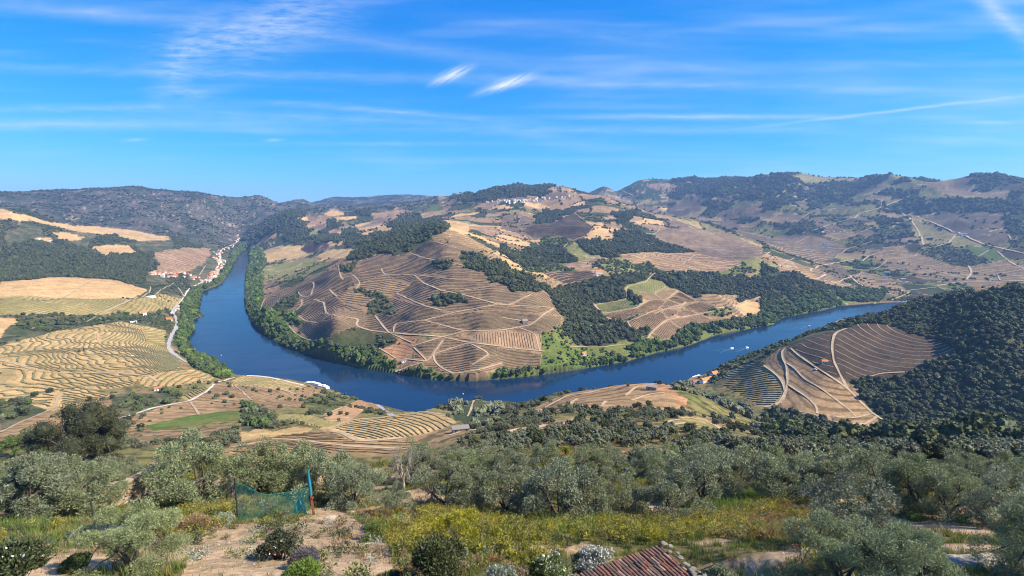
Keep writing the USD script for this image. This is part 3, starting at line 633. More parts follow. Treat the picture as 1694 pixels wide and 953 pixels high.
# ------------------------------------------------------------------ paint the ground by what grows on it
PX, PY = project(np.stack([GX, GY, GZ], -1))
FLATX, FLATY = PX.ravel(), PY.ravel()
RR = GR.ravel()
NXY = np.stack([GX, GY, np.zeros_like(GX)], -1).reshape(-1, 3)
N_BIG, N_MID, N_SMALL = fbm(NXY / 110, 3, 21), fbm(NXY / 26 + 7, 3, 22), fbm(NXY / 6 + 3, 2, 23)


WOBX = (fbm(NXY / np.clip(RR / 45, 4, 60)[:, None], 3, 51) - 0.5)
WOBY = (fbm(NXY / np.clip(RR / 45, 4, 60)[:, None] + 31, 3, 52) - 0.5)


def outline_cells(poly, ragged=0.0):
    """Grid points inside an outline, at the depth where its middle lies."""
    p = Polygon(poly).buffer(1.8)
    x0, y0, x1, y1 = p.bounds
    m_ = ragged
    k = np.flatnonzero((FLATX >= x0 - m_) & (FLATX <= x1 + m_) & (FLATY >= y0 - m_) & (FLATY <= y1 + m_))
    k = k[shapely.contains_xy(p, FLATX[k] + ragged * 1.5 * WOBX[k], FLATY[k] + ragged * WOBY[k])]
    qx, qy = np.meshgrid(np.linspace(x0, x1, 24), np.linspace(y0, y1, 24))
    ok = shapely.contains_xy(p, qx.ravel(), qy.ravel())
    h = hit(qx.ravel()[ok], qy.ravel()[ok])
    d = np.hypot(h[:, 0], h[:, 1])
    d = d[np.isfinite(d)]
    if len(d) == 0:
        return k[:0]
    lo, hi = np.percentile(d, [3, 97])
    return k[(RR[k] > lo * 0.8) & (RR[k] < hi * 1.3)]


names = list(COVER)
code = {n: i for i, n in enumerate(names)}
cover = np.full(NA * NR, code['grove'])
az_deg = np.degrees(GA.ravel())
# what lies between the outlined fields: groves near by, a patchwork of plots far off, burnt scrub on the left mountains
rng = np.random.default_rng(5)
step = 150
sx, sy = np.meshgrid(np.arange(-9000, 9000, step), np.arange(500, 10500, step))
seeds = np.column_stack([sx.ravel(), sy.ravel()]) + rng.uniform(-0.48, 0.48, (sx.size, 2)) * step
warp = np.column_stack([NXY[:, 0] + (N_MID - 0.5) * 60, (NXY[:, 1] + (N_BIG - 0.5) * 90) * 1.0])
tree = cKDTree(seeds)
dd, ii = tree.query(warp, k=2)
MOSAIC_EDGE = dd[:, 1] - dd[:, 0]
PLOT = ii[:, 0]
west = rng.choice(['pink', 'brown', 'olive', 'forest', 'tan', 'purple', 'crop', 'scrub'], len(seeds), p=[.22, .14, .12, .2, .1, .08, .06, .08])
east = rng.choice(['purple', 'brown', 'olive', 'forest', 'pink', 'dark', 'strawolive'], len(seeds), p=[.28, .10, .18, .27, .05, .08, .04])
w_code, e_code = np.array([code[q] for q in west]), np.array([code[q] for q in east])
RIGHTSIDE = (NXY[:, 0] > 1250) & (NXY[:, 1] > 1500) & (NXY[:, 0] > 0.32 * NXY[:, 1] - 100)
mid = (RR > 1250) & (az_deg > -28)
cover[mid] = w_code[PLOT[mid]]
r_ = (RR > 1800) & RIGHTSIDE
cover[r_] = e_code[PLOT[r_]]
left = (az_deg <= -28) & (RR > 1250)
cover[left] = code['scrub']
far_left = ((az_deg < -8) & (RR > 4550)) | ((az_deg > -8) & (RR > 6900) & ~RIGHTSIDE)
cover[far_left] = code['burnt']
TREES = {}                       # kind -> grid points that carry trees
WOODS = []                       # (kind, grid points)
for crop, cls, pts, *kind in PATCH:
    k = outline_cells(px_of(crop, pts), 14.0 if kind and kind[0] != 'river' else 5.0)
    cover[k] = code[cls]
    WOODS.append((kind[0] if kind else None, k))
owner = np.full(NA * NR, -1)     # vineyard that owns a grid point
PLOTS = []
for n, (crop, cls, pts, *_r) in enumerate(VINEYARD):
    k = outline_cells(px_of(crop, pts), 2.5)
    cover[k] = code[cls]
    owner[k] = n
WOOD_OF = np.full(NA * NR, -1)
for n, (kind, k) in enumerate(WOODS):
    WOOD_OF[k] = n if kind else -1
WOOD_OF[owner >= 0] = -1
for n, (kind, k) in enumerate(WOODS):            # copses standing inside the vineyards
    if kind in ('wood', 'bush', 'river') and PATCH[n][0] in 'BFG' and len(PATCH[n][0]) == 1:
        cover[k], owner[k], WOOD_OF[k] = code[PATCH[n][1]], -1, n
wet = WET.ravel()
owner[wet] = -1
WOOD_OF[wet] = -1

base = np.array([COVER[n][0] for n in names])[cover]
other = np.array([COVER[n][1] for n in names])[cover]
share = np.array([COVER[n][2] for n in names])[cover]
t = np.clip((0.55 * N_BIG + 0.45 * N_MID - 0.5) * 5 + share, 0, 1)[:, None]
TINT = base * (1 - t) + other * t
# bushes on the scrub slopes that are too far to stand one by one
spots = np.clip((N_SMALL - 0.52) * 9, 0, 1) * np.isin(cover, [code['burnt'], code['scrub'], code['grove'], code['olive']]) * (RR > 60)
TINT = TINT * (1 - spots[:, None] * 0.75) + np.array([0.035, 0.045, 0.022]) * spots[:, None] * 0.75
woody = np.clip((N_BIG - 0.55) * 8, 0, 1) * (cover == code['burnt'])
TINT = TINT * (1 - woody[:, None]) + np.array([0.035, 0.045, 0.025]) * woody[:, None]
rock = np.clip((N_MID - 0.68) * 9, 0, 1) * (cover == code['burnt'])
TINT = TINT * (1 - rock[:, None]) + np.array([0.24, 0.19, 0.14]) * rock[:, None]
# hedges and lanes between the far plots
lane = (MOSAIC_EDGE < 7) & (RR > 1300) & np.isin(cover, np.unique(np.concatenate([w_code, e_code]))) & (WOOD_OF < 0) & (owner < 0) & ~far_left & ~left
is_hedge = (PLOT * 7919 % 3) == 0
TINT[lane & is_hedge] = (0.035, 0.05, 0.022)
TINT[lane & ~is_hedge & (N_BIG > 0.45)] = (0.33, 0.25, 0.17)
TINT *= (0.86 + 0.28 * N_SMALL)[:, None]
TINT[wet] = (0.05, 0.05, 0.035)
grey_ = TINT.mean(1, keepdims=True)
TINT = np.clip(grey_ + (TINT - grey_) * 1.22, 0.004, 1)          # the dry earth is warm in colour
slate_ = RIGHTSIDE & (RR > 1800)                                  # dark slate soils of the right side valley
TINT[slate_] *= np.array([0.66, 0.72, 0.70])
# planted plots too far off for rows of their own carry fine terrace lines
STRIP = (np.isin(cover, [code[q] for q in ('purple', 'brown', 'pink', 'olive', 'dark', 'vine', 'strawolive', 'red')]) & (owner < 0) & (RR > 250)).astype(np.float32)
# the near slope: bleached earth, green and rusty weeds
nr = RR < 75
earth = np.clip((fbm(NXY / 5.5, 4, 31) - 0.47) * 8, 0, 1)[:, None]
near_col = np.array([0.36, 0.245, 0.14]) * earth + np.array([0.135, 0.12, 0.045]) * (1 - earth)
near_col *= (0.75 + 0.5 * fbm(NXY / 0.8, 3, 33))[:, None]
fade = np.clip((75 - RR) / 25, 0, 1)[:, None]
TINT = TINT * (1 - fade) + near_col * fade
# zones of the near slope
ZONES = {
    'bare': [[(515, 845), (545, 838), (600, 868), (618, 893), (650, 905), (645, 960), (590, 960), (300, 960), (320, 905), (420, 880), (480, 868)], [(1080, 882), (1180, 876), (1290, 864), (1335, 868), (1290, 890), (1160, 902)], [(1180, 930), (1260, 918), (1330, 905), (1330, 922), (1240, 945)], [(1530, 868), (1580, 866), (1640, 878), (1660, 888), (1600, 885)], [(1535, 898), (1600, 902), (1665, 905), (1650, 915), (1560, 912)], [(830, 898), (980, 896), (960, 912), (850, 915)]],
    'meadow': [[(690, 845), (830, 850), (890, 868), (1000, 862), (1180, 860), (1230, 855), (1240, 882), (1100, 902), (1000, 895), (870, 902), (700, 878)]],
    'rusty': [[(1170, 856), (1350, 832), (1352, 880), (1240, 895), (1180, 885)], [(1264, 840), (1350, 835), (1340, 870)]],
    'lush': [[(1140, 835), (1290, 812), (1300, 838), (1200, 852), (1150, 855)], [(880, 866), (990, 856), (980, 884), (900, 888)], [(60, 830), (120, 838), (60, 880), (0, 880)]],
}
ZONE = {}
for zn, polys in ZONES.items():
    hitk = [outline_cells(p) for p in polys]
    ZONE[zn] = np.zeros(NA * NR, bool)
    ZONE[zn][np.concatenate(hitk)] = True
for zn, c1, c2 in (('bare', (0.40, 0.275, 0.16), (0.30, 0.21, 0.125)), ('meadow', (0.15, 0.14, 0.04), (0.10, 0.10, 0.035)), ('rusty', (0.20, 0.13, 0.055), (0.14, 0.10, 0.04)), ('lush', (0.09, 0.12, 0.03), (0.06, 0.08, 0.025))):
    zk = ZONE[zn]
    m_ = np.clip((fbm(NXY[zk] / 1.2, 3, 35) - 0.4) * 4, 0, 1)[:, None]
    TINT[zk] = np.array(c1) * m_ + np.array(c2) * (1 - m_)
# terraces cut into the big straw vineyards
LEVEL = GZ.ravel().copy()
for n, v in enumerate(VINEYARD):
    if not isinstance(v[3], tuple) and v[1] == 'straw':
        s = owner == n
        q = LEVEL[s] / v[3]
        fr = q - np.floor(q)
        GZ.ravel()[s] = v[3] * (np.floor(q) + 0.55 * fr + 0.45 * np.clip((fr - 0.62) / 0.38, 0, 1))
        bank = ((fr > 0.60) & (fr < 0.97))
        kk = np.flatnonzero(s)[bank]
        TINT[kk] = TINT[kk] * 0.58 + np.array([0.14, 0.13, 0.055]) * 0.42


def ground_material():
    g = Graph()
    pos = g.add('geometry', 'position')
    tint = g.add('attribute', 'color', attribute='tint')
    a = g.noise(pos, 2.3, 4.0, 0.65)
    b = g.noise(pos, 0.19, 4.0, 0.7)
    c = g.noise(pos, 0.035, 3.0, 0.6)
    k = g.m('multiply', g.rng(a, 0.3, 0.7, 0.72, 1.28), g.m('multiply', g.rng(b, 0.3, 0.7, 0.72, 1.30), g.rng(c, 0.3, 0.7, 0.85, 1.15)))
    zed = g.add('separate_xyz', 'z', vector=pos)
    wob = g.noise(pos, 0.02, 3.0, 0.6)
    line = g.m('sine', g.m('multiply', g.m('multiply_add', wob, 5.0, zed), 2 * PI / 4.6))
    strip = g.m('multiply', g.add('attribute', 'fac', attribute='strip'), g.rng(line, 0.25, 0.8))
    k = g.m('multiply', k, g.m('multiply_add', strip, g.rng(g.noise(pos, 0.006, 2.0), 0.35, 0.65, -0.55, -0.25), 1.0))
    col = g.mixc(1.0, tint, g.add('combine_xyz', 'vector', x=k, y=k, z=k), 'multiply')
    bump = g.add('bump', 'normal', height=g.m('add', g.m('multiply', a, 0.12), g.m('multiply', b, 0.9)), strength=0.6, distance=1.0)
    return g.done('/World/Looks/soil', surface=g.add('principled_bsdf', 'BSDF', base_color=col, roughness=0.95, specular_ior_level=0.12, normal=bump))


SOIL = ground_material()


def flat_mat(name, color, rough=0.8, vary=0.25, scale=3.0, spec=0.3, rand=0.0, bump=0.0, metallic=0.0, color2=None, nscale2=None):
    g = Graph()
    pos = g.add('texture_coordinate', 'object')
    n = g.noise(pos, scale, 4.0, 0.6)
    col = g.mixc(g.rng(n, 0.3, 0.7), [c * (1 - vary) for c in color], [min(1, c * (1 + vary)) for c in color])
    if color2 is not None:
        n2 = g.noise(pos, nscale2 or scale * 0.3, 3.0, 0.6)
        col = g.mixc(g.rng(n2, 0.45, 0.6), col, color2)
    if rand:
        r = g.add('object_info', 'random')
        col = g.add('hsv', 'color', hue=0.5, saturation=1.0, value=g.rng(r, 0, 1, 1 - rand, 1 + rand), color=col)
    kw = {}
    if bump:
        kw['normal'] = g.add('bump', 'normal', height=n, strength=bump, distance=0.05)
    return g.done('/World/Looks/' + name, surface=g.add('principled_bsdf', 'BSDF', base_color=col, roughness=rough, specular_ior_level=spec, metallic=metallic, **kw))


VERTS = np.stack([GX, GY, GZ], -1).reshape(-1, 3)
grid = np.arange(NA * NR).reshape(NA, NR)
QUADS = np.stack([grid[:-1, :-1], grid[1:, :-1], grid[1:, 1:], grid[:-1, 1:]], -1).reshape(-1, 4)
du = np.gradient(VERTS.reshape(NA, NR, 3), axis=0)
dv = np.gradient(VERTS.reshape(NA, NR, 3), axis=1)
NORM = np.cross(du, dv)
NORM /= np.linalg.norm(NORM, axis=-1, keepdims=True)
NORM *= np.sign(NORM[..., 2:3])
NORM = NORM.reshape(-1, 3)


def sheet(path, quads):
    used, inv = np.unique(quads, return_inverse=True)
    m = UsdGeom.Mesh.Define(stage, path)
    m.CreatePointsAttr(Vt.Vec3fArray.FromNumpy(VERTS[used].astype(np.float32)))
    m.CreateFaceVertexCountsAttr(Vt.IntArray.FromNumpy(np.full(len(quads), 4, np.int32)))
    m.CreateFaceVertexIndicesAttr(Vt.IntArray.FromNumpy(inv.reshape(-1).astype(np.int32)))
    m.CreateSubdivisionSchemeAttr('none')
    m.CreateNormalsAttr(Vt.Vec3fArray.FromNumpy(NORM[used].astype(np.float32)))
    m.SetNormalsInterpolation('vertex')
    m.CreateDoubleSidedAttr(True)
    UsdGeom.PrimvarsAPI(m).CreatePrimvar('tint', T.Color3fArray, 'vertex').Set(Vt.Vec3fArray.FromNumpy(TINT[used].astype(np.float32)))
    UsdGeom.PrimvarsAPI(m).CreatePrimvar('strip', T.FloatArray, 'vertex').Set(Vt.FloatArray.FromNumpy(STRIP[used].astype(np.float32)))
    UsdShade.MaterialBindingAPI.Apply(m.GetPrim()).Bind(SOIL)
    return m


face_owner = owner[QUADS[:, 0]]
deep = wet[QUADS].all(1) & (VERTS[QUADS[:, 0], 2] < -6)
tag(sheet('/World/hillsides', QUADS[(face_owner < 0) & ~deep]), 'dry Mediterranean hills and valley slopes of bare earth, scrub and plots on both sides of the river', 'terrain', kind='structure')

# ------------------------------------------------------------------ river
def water_material():
    g = Graph()
    pos = g.add('geometry', 'position')
    p2 = g.vmul(pos, (1.0, 0.55, 1.0))
    h = g.m('add', g.noise(p2, 0.16, 4.0, 0.6), g.m('multiply', g.noise(p2, 0.9, 2.0, 0.5), 0.12))
    nrm = g.add('bump', 'normal', height=h, strength=0.10, distance=0.9)
    patch = g.noise(g.vmul(pos, (0.012, 0.03, 1.0)), 1.0, 4.0, 0.6)
    rough = g.rng(patch, 0.4, 0.6, 0.05, 0.16)
    col = g.mixc(g.noise(pos, 0.006, 2.0), (0.004, 0.017, 0.042), (0.007, 0.029, 0.064))
    return g.done('/World/Looks/water', surface=g.add('principled_bsdf', 'BSDF', base_color=col, roughness=rough, ior=1.333, specular_ior_level=0.5, normal=nrm))


bb = RIVER.buffer(25)
wv, wf = trimesh.creation.triangulate_polygon(Polygon(bb.exterior).simplify(2), engine='earcut')
wm = trimesh.Trimesh(np.column_stack([wv, np.zeros(len(wv))]), wf, process=False)
if wm.face_normals[:, 2].mean() < 0:
    wm.invert()
tag(part('/World', 'river', wm, water_material()), 'broad deep blue river bending round the central hill', 'river', kind='structure')


# ------------------------------------------------------------------ lanes and tracks draped on the land
def drape(crop, pts, smooth=2):
    p = px_of(crop, pts)
    # densify in the survey, then smooth on the ground
    seg = []
    for a, b in zip(p[:-1], p[1:]):
        n = max(2, int(np.hypot(*(b - a)) / 4))
        seg.append(a + (b - a) * np.linspace(0, 1, n, endpoint=False)[:, None])
    q = np.vstack(seg + [p[-1:]])
    h = hit(q[:, 0], q[:, 1])
    h = h[np.isfinite(h[:, 0])]
    h = h[h[:, 2] > 0.3]
    runs, cur = [], [0]
    for i in range(1, len(h)):
        d0 = np.hypot(*h[i - 1, :2])
        if np.hypot(*(h[i, :2] - h[i - 1, :2])) > max(25, d0 * 0.07):
            runs.append(cur); cur = []
        cur.append(i)
    runs.append(cur)
    out = []
    for r in runs:
        if len(r) < 3:
            continue
        c = h[r][:, :2]
        for _ in range(3):
            c[1:-1] = (c[:-2] + 2 * c[1:-1] + c[2:]) / 4
        ln = LineString(c)
        n = max(3, int(ln.length / max(2.0, np.hypot(*c.mean(0)) * 0.0035)))
        out.append(np.array([ln.interpolate(t, normalized=True).coords[0] for t in np.linspace(0, 1, n)]))
    return out


def ribbon(lines, width, seed=0):
    V, F, base_i = [], [], 0
    for c in lines:
        d = np.gradient(c, axis=0)
        d /= np.maximum(np.linalg.norm(d, axis=1, keepdims=True), 1e-9)
        s = np.column_stack([-d[:, 1], d[:, 0]])
        D = np.hypot(c[:, 0], c[:, 1])
        w = width * (1.0 if width > 6.4 else 0.66) * (0.6 + 0.8 * noise(np.column_stack([c / 22, np.full(len(c), seed)])))[:, None] / 2
        rows = []
        for k in (-1.0, -0.35, 0.35, 1.0):
            e = c + s * w * k
            rows.append(np.column_stack([e, ground(e[:, 0], e[:, 1])]))
        rows = np.stack(rows, 1)
        rows[:, :, 2] = np.maximum(rows[:, :, 2], rows[:, :, 2].mean(1, keepdims=True)) + (0.12 + 0.00045 * D)[:, None]
        n = len(c)
        V.append(rows.reshape(-1, 3))
        i = np.arange(n - 1)[:, None] * 4
        F.append(np.concatenate([np.column_stack([i + k, i + k + 4, i + k + 5, i + k + 1]) for k in range(3)]) + base_i)
        base_i += n * 4
    return np.vstack(V), np.vstack(F)


DIRT = flat_mat('track_dirt', (0.38, 0.285, 0.18), 0.95, 0.18, 0.15, 0.1)
PALE = flat_mat('pale_gravel', (0.52, 0.455, 0.37), 0.9, 0.12, 0.2, 0.15)
TAR = flat_mat('worn_asphalt', (0.30, 0.285, 0.27), 0.85, 0.12, 0.2, 0.2)
LANES = [
    ('road', TAR, 7.0, 'E', [(1190, 0), (1130, 45), (1120, 75), (1160, 120), (1150, 170), (1105, 250), (1095, 300), (1130, 340), (1215, 395)]),
    ('road', PALE, 7.5, 'A', [(1120, 945), (1190, 860), (1220, 800), (1240, 775), (1330, 735), (1400, 670), (1440, 600), (1430, 530), (1530, 485), (1560, 462)]),
    ('road', PALE, 6, 'E', [(700, 775), (850, 740), (1000, 690), (1180, 655), (1240, 645), (1340, 590), (1410, 525), (1530, 492)]),
    ('road', TAR, 7, 'F', [(670, 565), (790, 605), (880, 670), (990, 745)]),
    ('road', DIRT, 3.4, 'F', [(1515, 640), (1498, 670), (1495, 710), (1470, 745)]),
    ('bank_road', PALE, 7, 'F', [(30, 481), (150, 483), (300, 520), (400, 543)]),
] + [('dirt_track', DIRT, w, c, p) for w, c, p in [
    (5, 'A', [(1160, 770), (1200, 830)]), (5, 'A', [(680, 930), (840, 860), (960, 820), (990, 790), (980, 765)]), (5, 'A', [(1010, 820), (1060, 780), (1130, 745)]), (5, 'A', [(410, 840), (500, 790), (520, 770), (590, 735)]),
    (6, 'A', [(1300, 690), (1340, 630)]), (5, 'A', [(970, 690), (1160, 690), (1250, 700)]),
    (3.5, 'E', [(1240, 650), (1270, 690), (1300, 735)]), (3, 'E', [(1240, 655), (1500, 640), (1640, 625)]), (3, 'E', [(1530, 540), (1640, 640)]),
    (4, 'E', [(0, 380), (90, 400), (200, 440), (350, 460), (500, 465), (760, 460), (980, 485), (1030, 520)]), (3.5, 'E', [(0, 850), (120, 790), (300, 715), (360, 690), (385, 590)]), (3, 'E', [(640, 265), (635, 200)]), (4, 'E', [(560, 130), (700, 60), (830, 0)]),
    (4, 'F', [(540, 735), (700, 670), (790, 630)]), (4.5, 'F', [(560, 842), (640, 850), (700, 880), (760, 907), (900, 900), (1050, 885)]), (4, 'F', [(560, 832), (700, 772), (900, 755), (1180, 715), (1330, 735)]), (4, 'F', [(-60, 945), (100, 918), (200, 890), (400, 905), (700, 940), (1000, 955)]), (4, 'F', [(0, 545), (150, 555), (280, 575), (350, 600)]),
    (4, 'F', [(1350, 870), (1450, 840), (1570, 830)]), (6, 'G', [(0, 862), (130, 830), (210, 830), (290, 800)]), (4, 'G', [(230, 720), (370, 640), (440, 605), (550, 595), (640, 575)]), (4, 'G', [(450, 665), (470, 640), (500, 630)]), (4, 'G', [(810, 610), (850, 570), (900, 545)]),
    (4, 'G', [(650, 680), (680, 645)]), (3.5, 'G', [(380, 800), (500, 750)]), (4, 'G', [(1070, 790), (1200, 750), (1320, 770), (1400, 810), (1480, 855)]), (4, 'G', [(1080, 805), (1180, 790), (1280, 800)]), (3.5, 'G', [(850, 640), (960, 600), (1060, 590)]),
    (6, 'H', [(0, 415), (40, 440), (120, 510), (135, 560), (140, 620), (80, 670), (0, 685)]), (6, 'H', [(180, 290), (130, 300), (110, 340), (150, 420), (155, 530), (130, 620), (70, 680)]), (5, 'H', [(170, 300), (200, 330), (330, 420), (470, 510), (540, 560), (700, 720), (770, 765)]), (5.5, 'H', [(540, 172), (460, 200), (440, 290), (455, 390), (500, 480), (540, 560)]),
    (4, 'H', [(150, 400), (200, 430), (260, 500), (380, 570), (500, 660), (580, 720), (595, 745)]), (4.5, 'H', [(160, 540), (280, 620), (350, 690), (345, 725)]), (4.5, 'H', [(470, 750), (600, 755), (690, 730), (720, 725)]), (4.5, 'H', [(480, 785), (650, 800), (720, 760), (740, 740)]), (4, 'H', [(640, 500), (760, 465), (950, 455)]), (4.5, 'H', [(80, 690), (300, 725), (480, 785), (690, 820)]),
    (4.5, 'B', [(1095, 545), (1180, 580), (1370, 610), (1450, 630)]), (5, 'B', [(1280, 480), (1450, 530)]), (6, 'B', [(1120, 690), (1180, 740), (1290, 790), (1430, 815), (1694, 890)]), (5, 'B', [(720, 690), (780, 740), (745, 780)]), (4.5, 'B', [(910, 650), (920, 690), (1120, 690), (1400, 720), (1640, 735)]), (5, 'B', [(630, 630), (635, 690), (660, 720)]),
    (5, 'B', [(570, 785), (620, 830)]), (5, 'B', [(1010, 810), (1180, 890), (1300, 920)]), (5, 'B', [(440, 735), (480, 740), (455, 800), (460, 830), (380, 835), (370, 800)]), (5, 'B', [(470, 850), (540, 870), (550, 945)]), (5, 'B', [(120, 920), (150, 840), (250, 820)]), (5, 'B', [(390, 850), (400, 890), (350, 920)]),
    (4, 'B', [(150, 710), (430, 605), (520, 525)]), (4, 'B', [(130, 680), (150, 635), (230, 620)]), (5, 'B', [(180, 480), (200, 510), (270, 530)]), (4, 'B', [(1400, 800), (1694, 750)]), (5, 'B', [(1420, 930), (1694, 880)]), (4, 'B', [(130, 795), (170, 755), (260, 735)]), (4, 'B', [(130, 680), (150, 715), (260, 730)]),
    (5.5, 'F', [(535, 0), (545, 70), (620, 95), (770, 110), (735, 150), (830, 185), (960, 200), (1130, 215), (1300, 225), (1480, 265), (1694, 290)]), (5, 'F', [(870, 90), (930, 170), (960, 200)]), (5, 'F', [(1190, 120), (1400, 65), (1694, 10)]), (4.5, 'F', [(1190, 120), (1450, 190), (1694, 185)]), (4.5, 'F', [(1010, 140), (985, 160), (990, 195)]), (4, 'F', [(1010, 140), (1190, 120)]), (5, 'F', [(1110, 290), (1300, 230), (1460, 190)]),
    (4, 'F', [(960, 200), (1110, 265)]), (5, 'F', [(1120, 295), (1215, 390), (1060, 370)]), (4, 'F', [(1250, 340), (1480, 265), (1620, 340), (1500, 410)]), (5.5, 'F', [(1250, 340), (1250, 380), (1300, 430), (1380, 468), (1560, 440), (1694, 400)]), (5, 'F', [(1310, 250), (1220, 380), (1100, 420), (990, 460)]), (4, 'F', [(895, 300), (1010, 370)]), (4, 'F', [(300, 140), (330, 190), (410, 240), (480, 255)]), (4, 'F', [(370, 90), (420, 130), (530, 130), (640, 95)]),
    (5, 'C', [(40, 890), (190, 820)]), (5, 'C', [(0, 885), (350, 905), (290, 940)]), (6, 'C', [(400, 515), (440, 475), (560, 430), (600, 380), (480, 290)]), (4, 'C', [(340, 425), (450, 460)]), (4, 'C', [(500, 595), (640, 560)]), (6, 'C', [(130, 410), (200, 450), (250, 505)]), (5, 'C', [(600, 885), (820, 850), (815, 810), (800, 770), (950, 735), (960, 700), (1010, 675)]),
    (4.5, 'C', [(600, 885), (655, 940)]), (4.5, 'C', [(1040, 730), (1080, 770), (1000, 800), (990, 815), (1060, 855)]), (4.5, 'C', [(655, 940), (860, 910), (960, 855), (1080, 850), (1150, 790)]), (4.5, 'C', [(1000, 940), (1060, 915), (1200, 875), (1280, 865)]), (4.5, 'C', [(1150, 790), (1230, 840), (1390, 890)]), (5, 'C', [(860, 610), (960, 560)]), (5, 'C', [(1180, 620), (1260, 560)]),
    (6, 'C', [(990, 435), (1030, 390), (1050, 340)]), (5, 'C', [(930, 500), (1040, 470)]), (4, 'C', [(1550, 880), (1694, 835)]), (6, 'C', [(0, 320), (90, 330), (140, 300), (220, 330)]), (5, 'C', [(1100, 480), (1200, 500)]), (5, 'C', [(1520, 590), (1694, 570)]), (6, 'C', [(1290, 440), (1440, 410), (1300, 360)]), (6, 'C', [(330, 160), (360, 130), (450, 170)]),
    (4.5, 'G', [(655, 85), (730, 120), (800, 125), (830, 125), (1010, 50), (1170, 40), (1200, 0)]), (4.5, 'G', [(820, 125), (830, 165), (870, 180)]), (5, 'G', [(950, 240), (980, 190), (1080, 115), (1280, 80), (1380, 60)]), (4.5, 'G', [(600, 10), (655, 75), (880, 40), (940, 0)]), (4, 'G', [(110, 165), (225, 210), (230, 260), (250, 320)]), (4, 'G', [(0, 295), (280, 322)]), (3.5, 'G', [(440, 290), (650, 295), (800, 275)]),
    (4.5, 'G', [(0, 185), (190, 150), (280, 80), (340, 40)]), (4, 'G', [(0, 100), (170, 130)]), (3.5, 'G', [(560, 155), (750, 140)]),
    (7, 'D', [(0, 565), (40, 540)]), (6, 'D', [(90, 630), (200, 580)]), (7, 'D', [(265, 700), (330, 725), (410, 690), (390, 680), (290, 670), (330, 640), (520, 600), (640, 580)]), (7, 'D', [(640, 600), (700, 555), (850, 530)]), (6, 'D', [(700, 660), (760, 635), (800, 595)]), (7, 'D', [(560, 695), (600, 740), (720, 795), (850, 820)]), (6, 'D', [(460, 745), (640, 675)]), (6, 'D', [(580, 690), (730, 710)]),
    (8, 'D', [(320, 400), (500, 340), (590, 320), (600, 295), (770, 250), (950, 175)]), (9, 'D', [(770, 250), (930, 295), (960, 350), (1010, 400), (1040, 495)]), (6, 'D', [(760, 250), (770, 200)]), (9, 'D', [(930, 300), (1020, 320), (1200, 390), (1430, 490), (1694, 550)]), (8, 'D', [(1115, 505), (1210, 480), (1245, 435)]), (6, 'D', [(240, 320), (290, 290)]), (6, 'D', [(200, 485), (300, 435)]),
    (6, 'D', [(420, 480), (560, 440), (730, 370)]), (6, 'D', [(460, 580), (540, 520), (650, 490), (770, 450)]), (6, 'D', [(1395, 570), (1465, 530)]), (6, 'D', [(1520, 535), (1600, 605)]), (7, 'D', [(1320, 720), (1360, 670), (1330, 630)]), (6, 'D', [(1520, 685), (1694, 655)]), (5, 'D', [(1520, 690), (1540, 725)]), (6, 'D', [(830, 855), (940, 810), (950, 800)]), (6, 'D', [(860, 800), (1120, 770)]), (7, 'D', [(1470, 410), (1560, 385)]),
    (6, 'D', [(1590, 430), (1610, 460)]), (8, 'D', [(880, 140), (1010, 125)]), (6, 'D', [(900, 580), (990, 570), (1000, 545)]), (7, 'D', [(1600, 605), (1694, 650)]), (7, 'D', [(1694, 730), (1300, 735)]), (7, 'D', [(1250, 740), (1130, 760)]), (8, 'C', [(700, 115), (780, 140), (860, 175)]), (7, 'D', [(10, 220), (100, 170), (160, 140)]),
]]
DRAPED = [drape(crop, pts) for nm, mt, w, crop, pts in LANES]
LANE_TREE = cKDTree(np.vstack([np.vstack([LineString(c).segmentize(3.0).coords for c in L]) for L in DRAPED if L]))
for i, (nm, mt, w, crop, pts) in enumerate(LANES):
    L = DRAPED[i]
    if L:
        tag(part('/World', nm, ribbon(L, w, i), mt, smooth=True), kind='structure')


# ------------------------------------------------------------------ vineyards: soil and one mesh per row
def contours(n, field, spacing):
    """Marching squares of field / spacing over the cells of vineyard n: {level: (k, 2, 3) segments}."""
    f = field / spacing
    q = QUADS[face_owner == n]
    q = q[(owner[q] == n).all(1)]
    fv = f[q]
    lo, hi = np.ceil(fv.min(1)).astype(int), np.floor(fv.max(1)).astype(int)
    out = {}
    for extra in range(3):
        lev = lo + extra
        ok = lev <= hi
        qq, ff, L = q[ok], fv[ok], lev[ok].astype(float)
        pts, cnt = np.full((len(qq), 2, 3), np.nan), np.zeros(len(qq), int)
        for e in range(4):
            a, b = ff[:, e], ff[:, (e + 1) % 4]
            cross = (a < L) != (b < L)
            tt = (L - a) / np.where(b - a == 0, 1, b - a)
            P = VERTS[qq[:, e]] + (VERTS[qq[:, (e + 1) % 4]] - VERTS[qq[:, e]]) * tt[:, None]
            for s in (0, 1):
                w = cross & (cnt == s)
                if s == 0:
                    first = w.copy()
                pts[w, s] = P[w]
                if s == 0:
                    cnt[w] = -1
            cnt[cnt == -1] = 1
            cnt[cross & ~first & (cnt == 1)] = 2
        good = ~np.isnan(pts).any((1, 2))
        for l in np.unique(L[good]):
            out.setdefault(int(l), []).append(pts[good & (L == l)])
    return {l: np.concatenate(v) for l, v in out.items()}


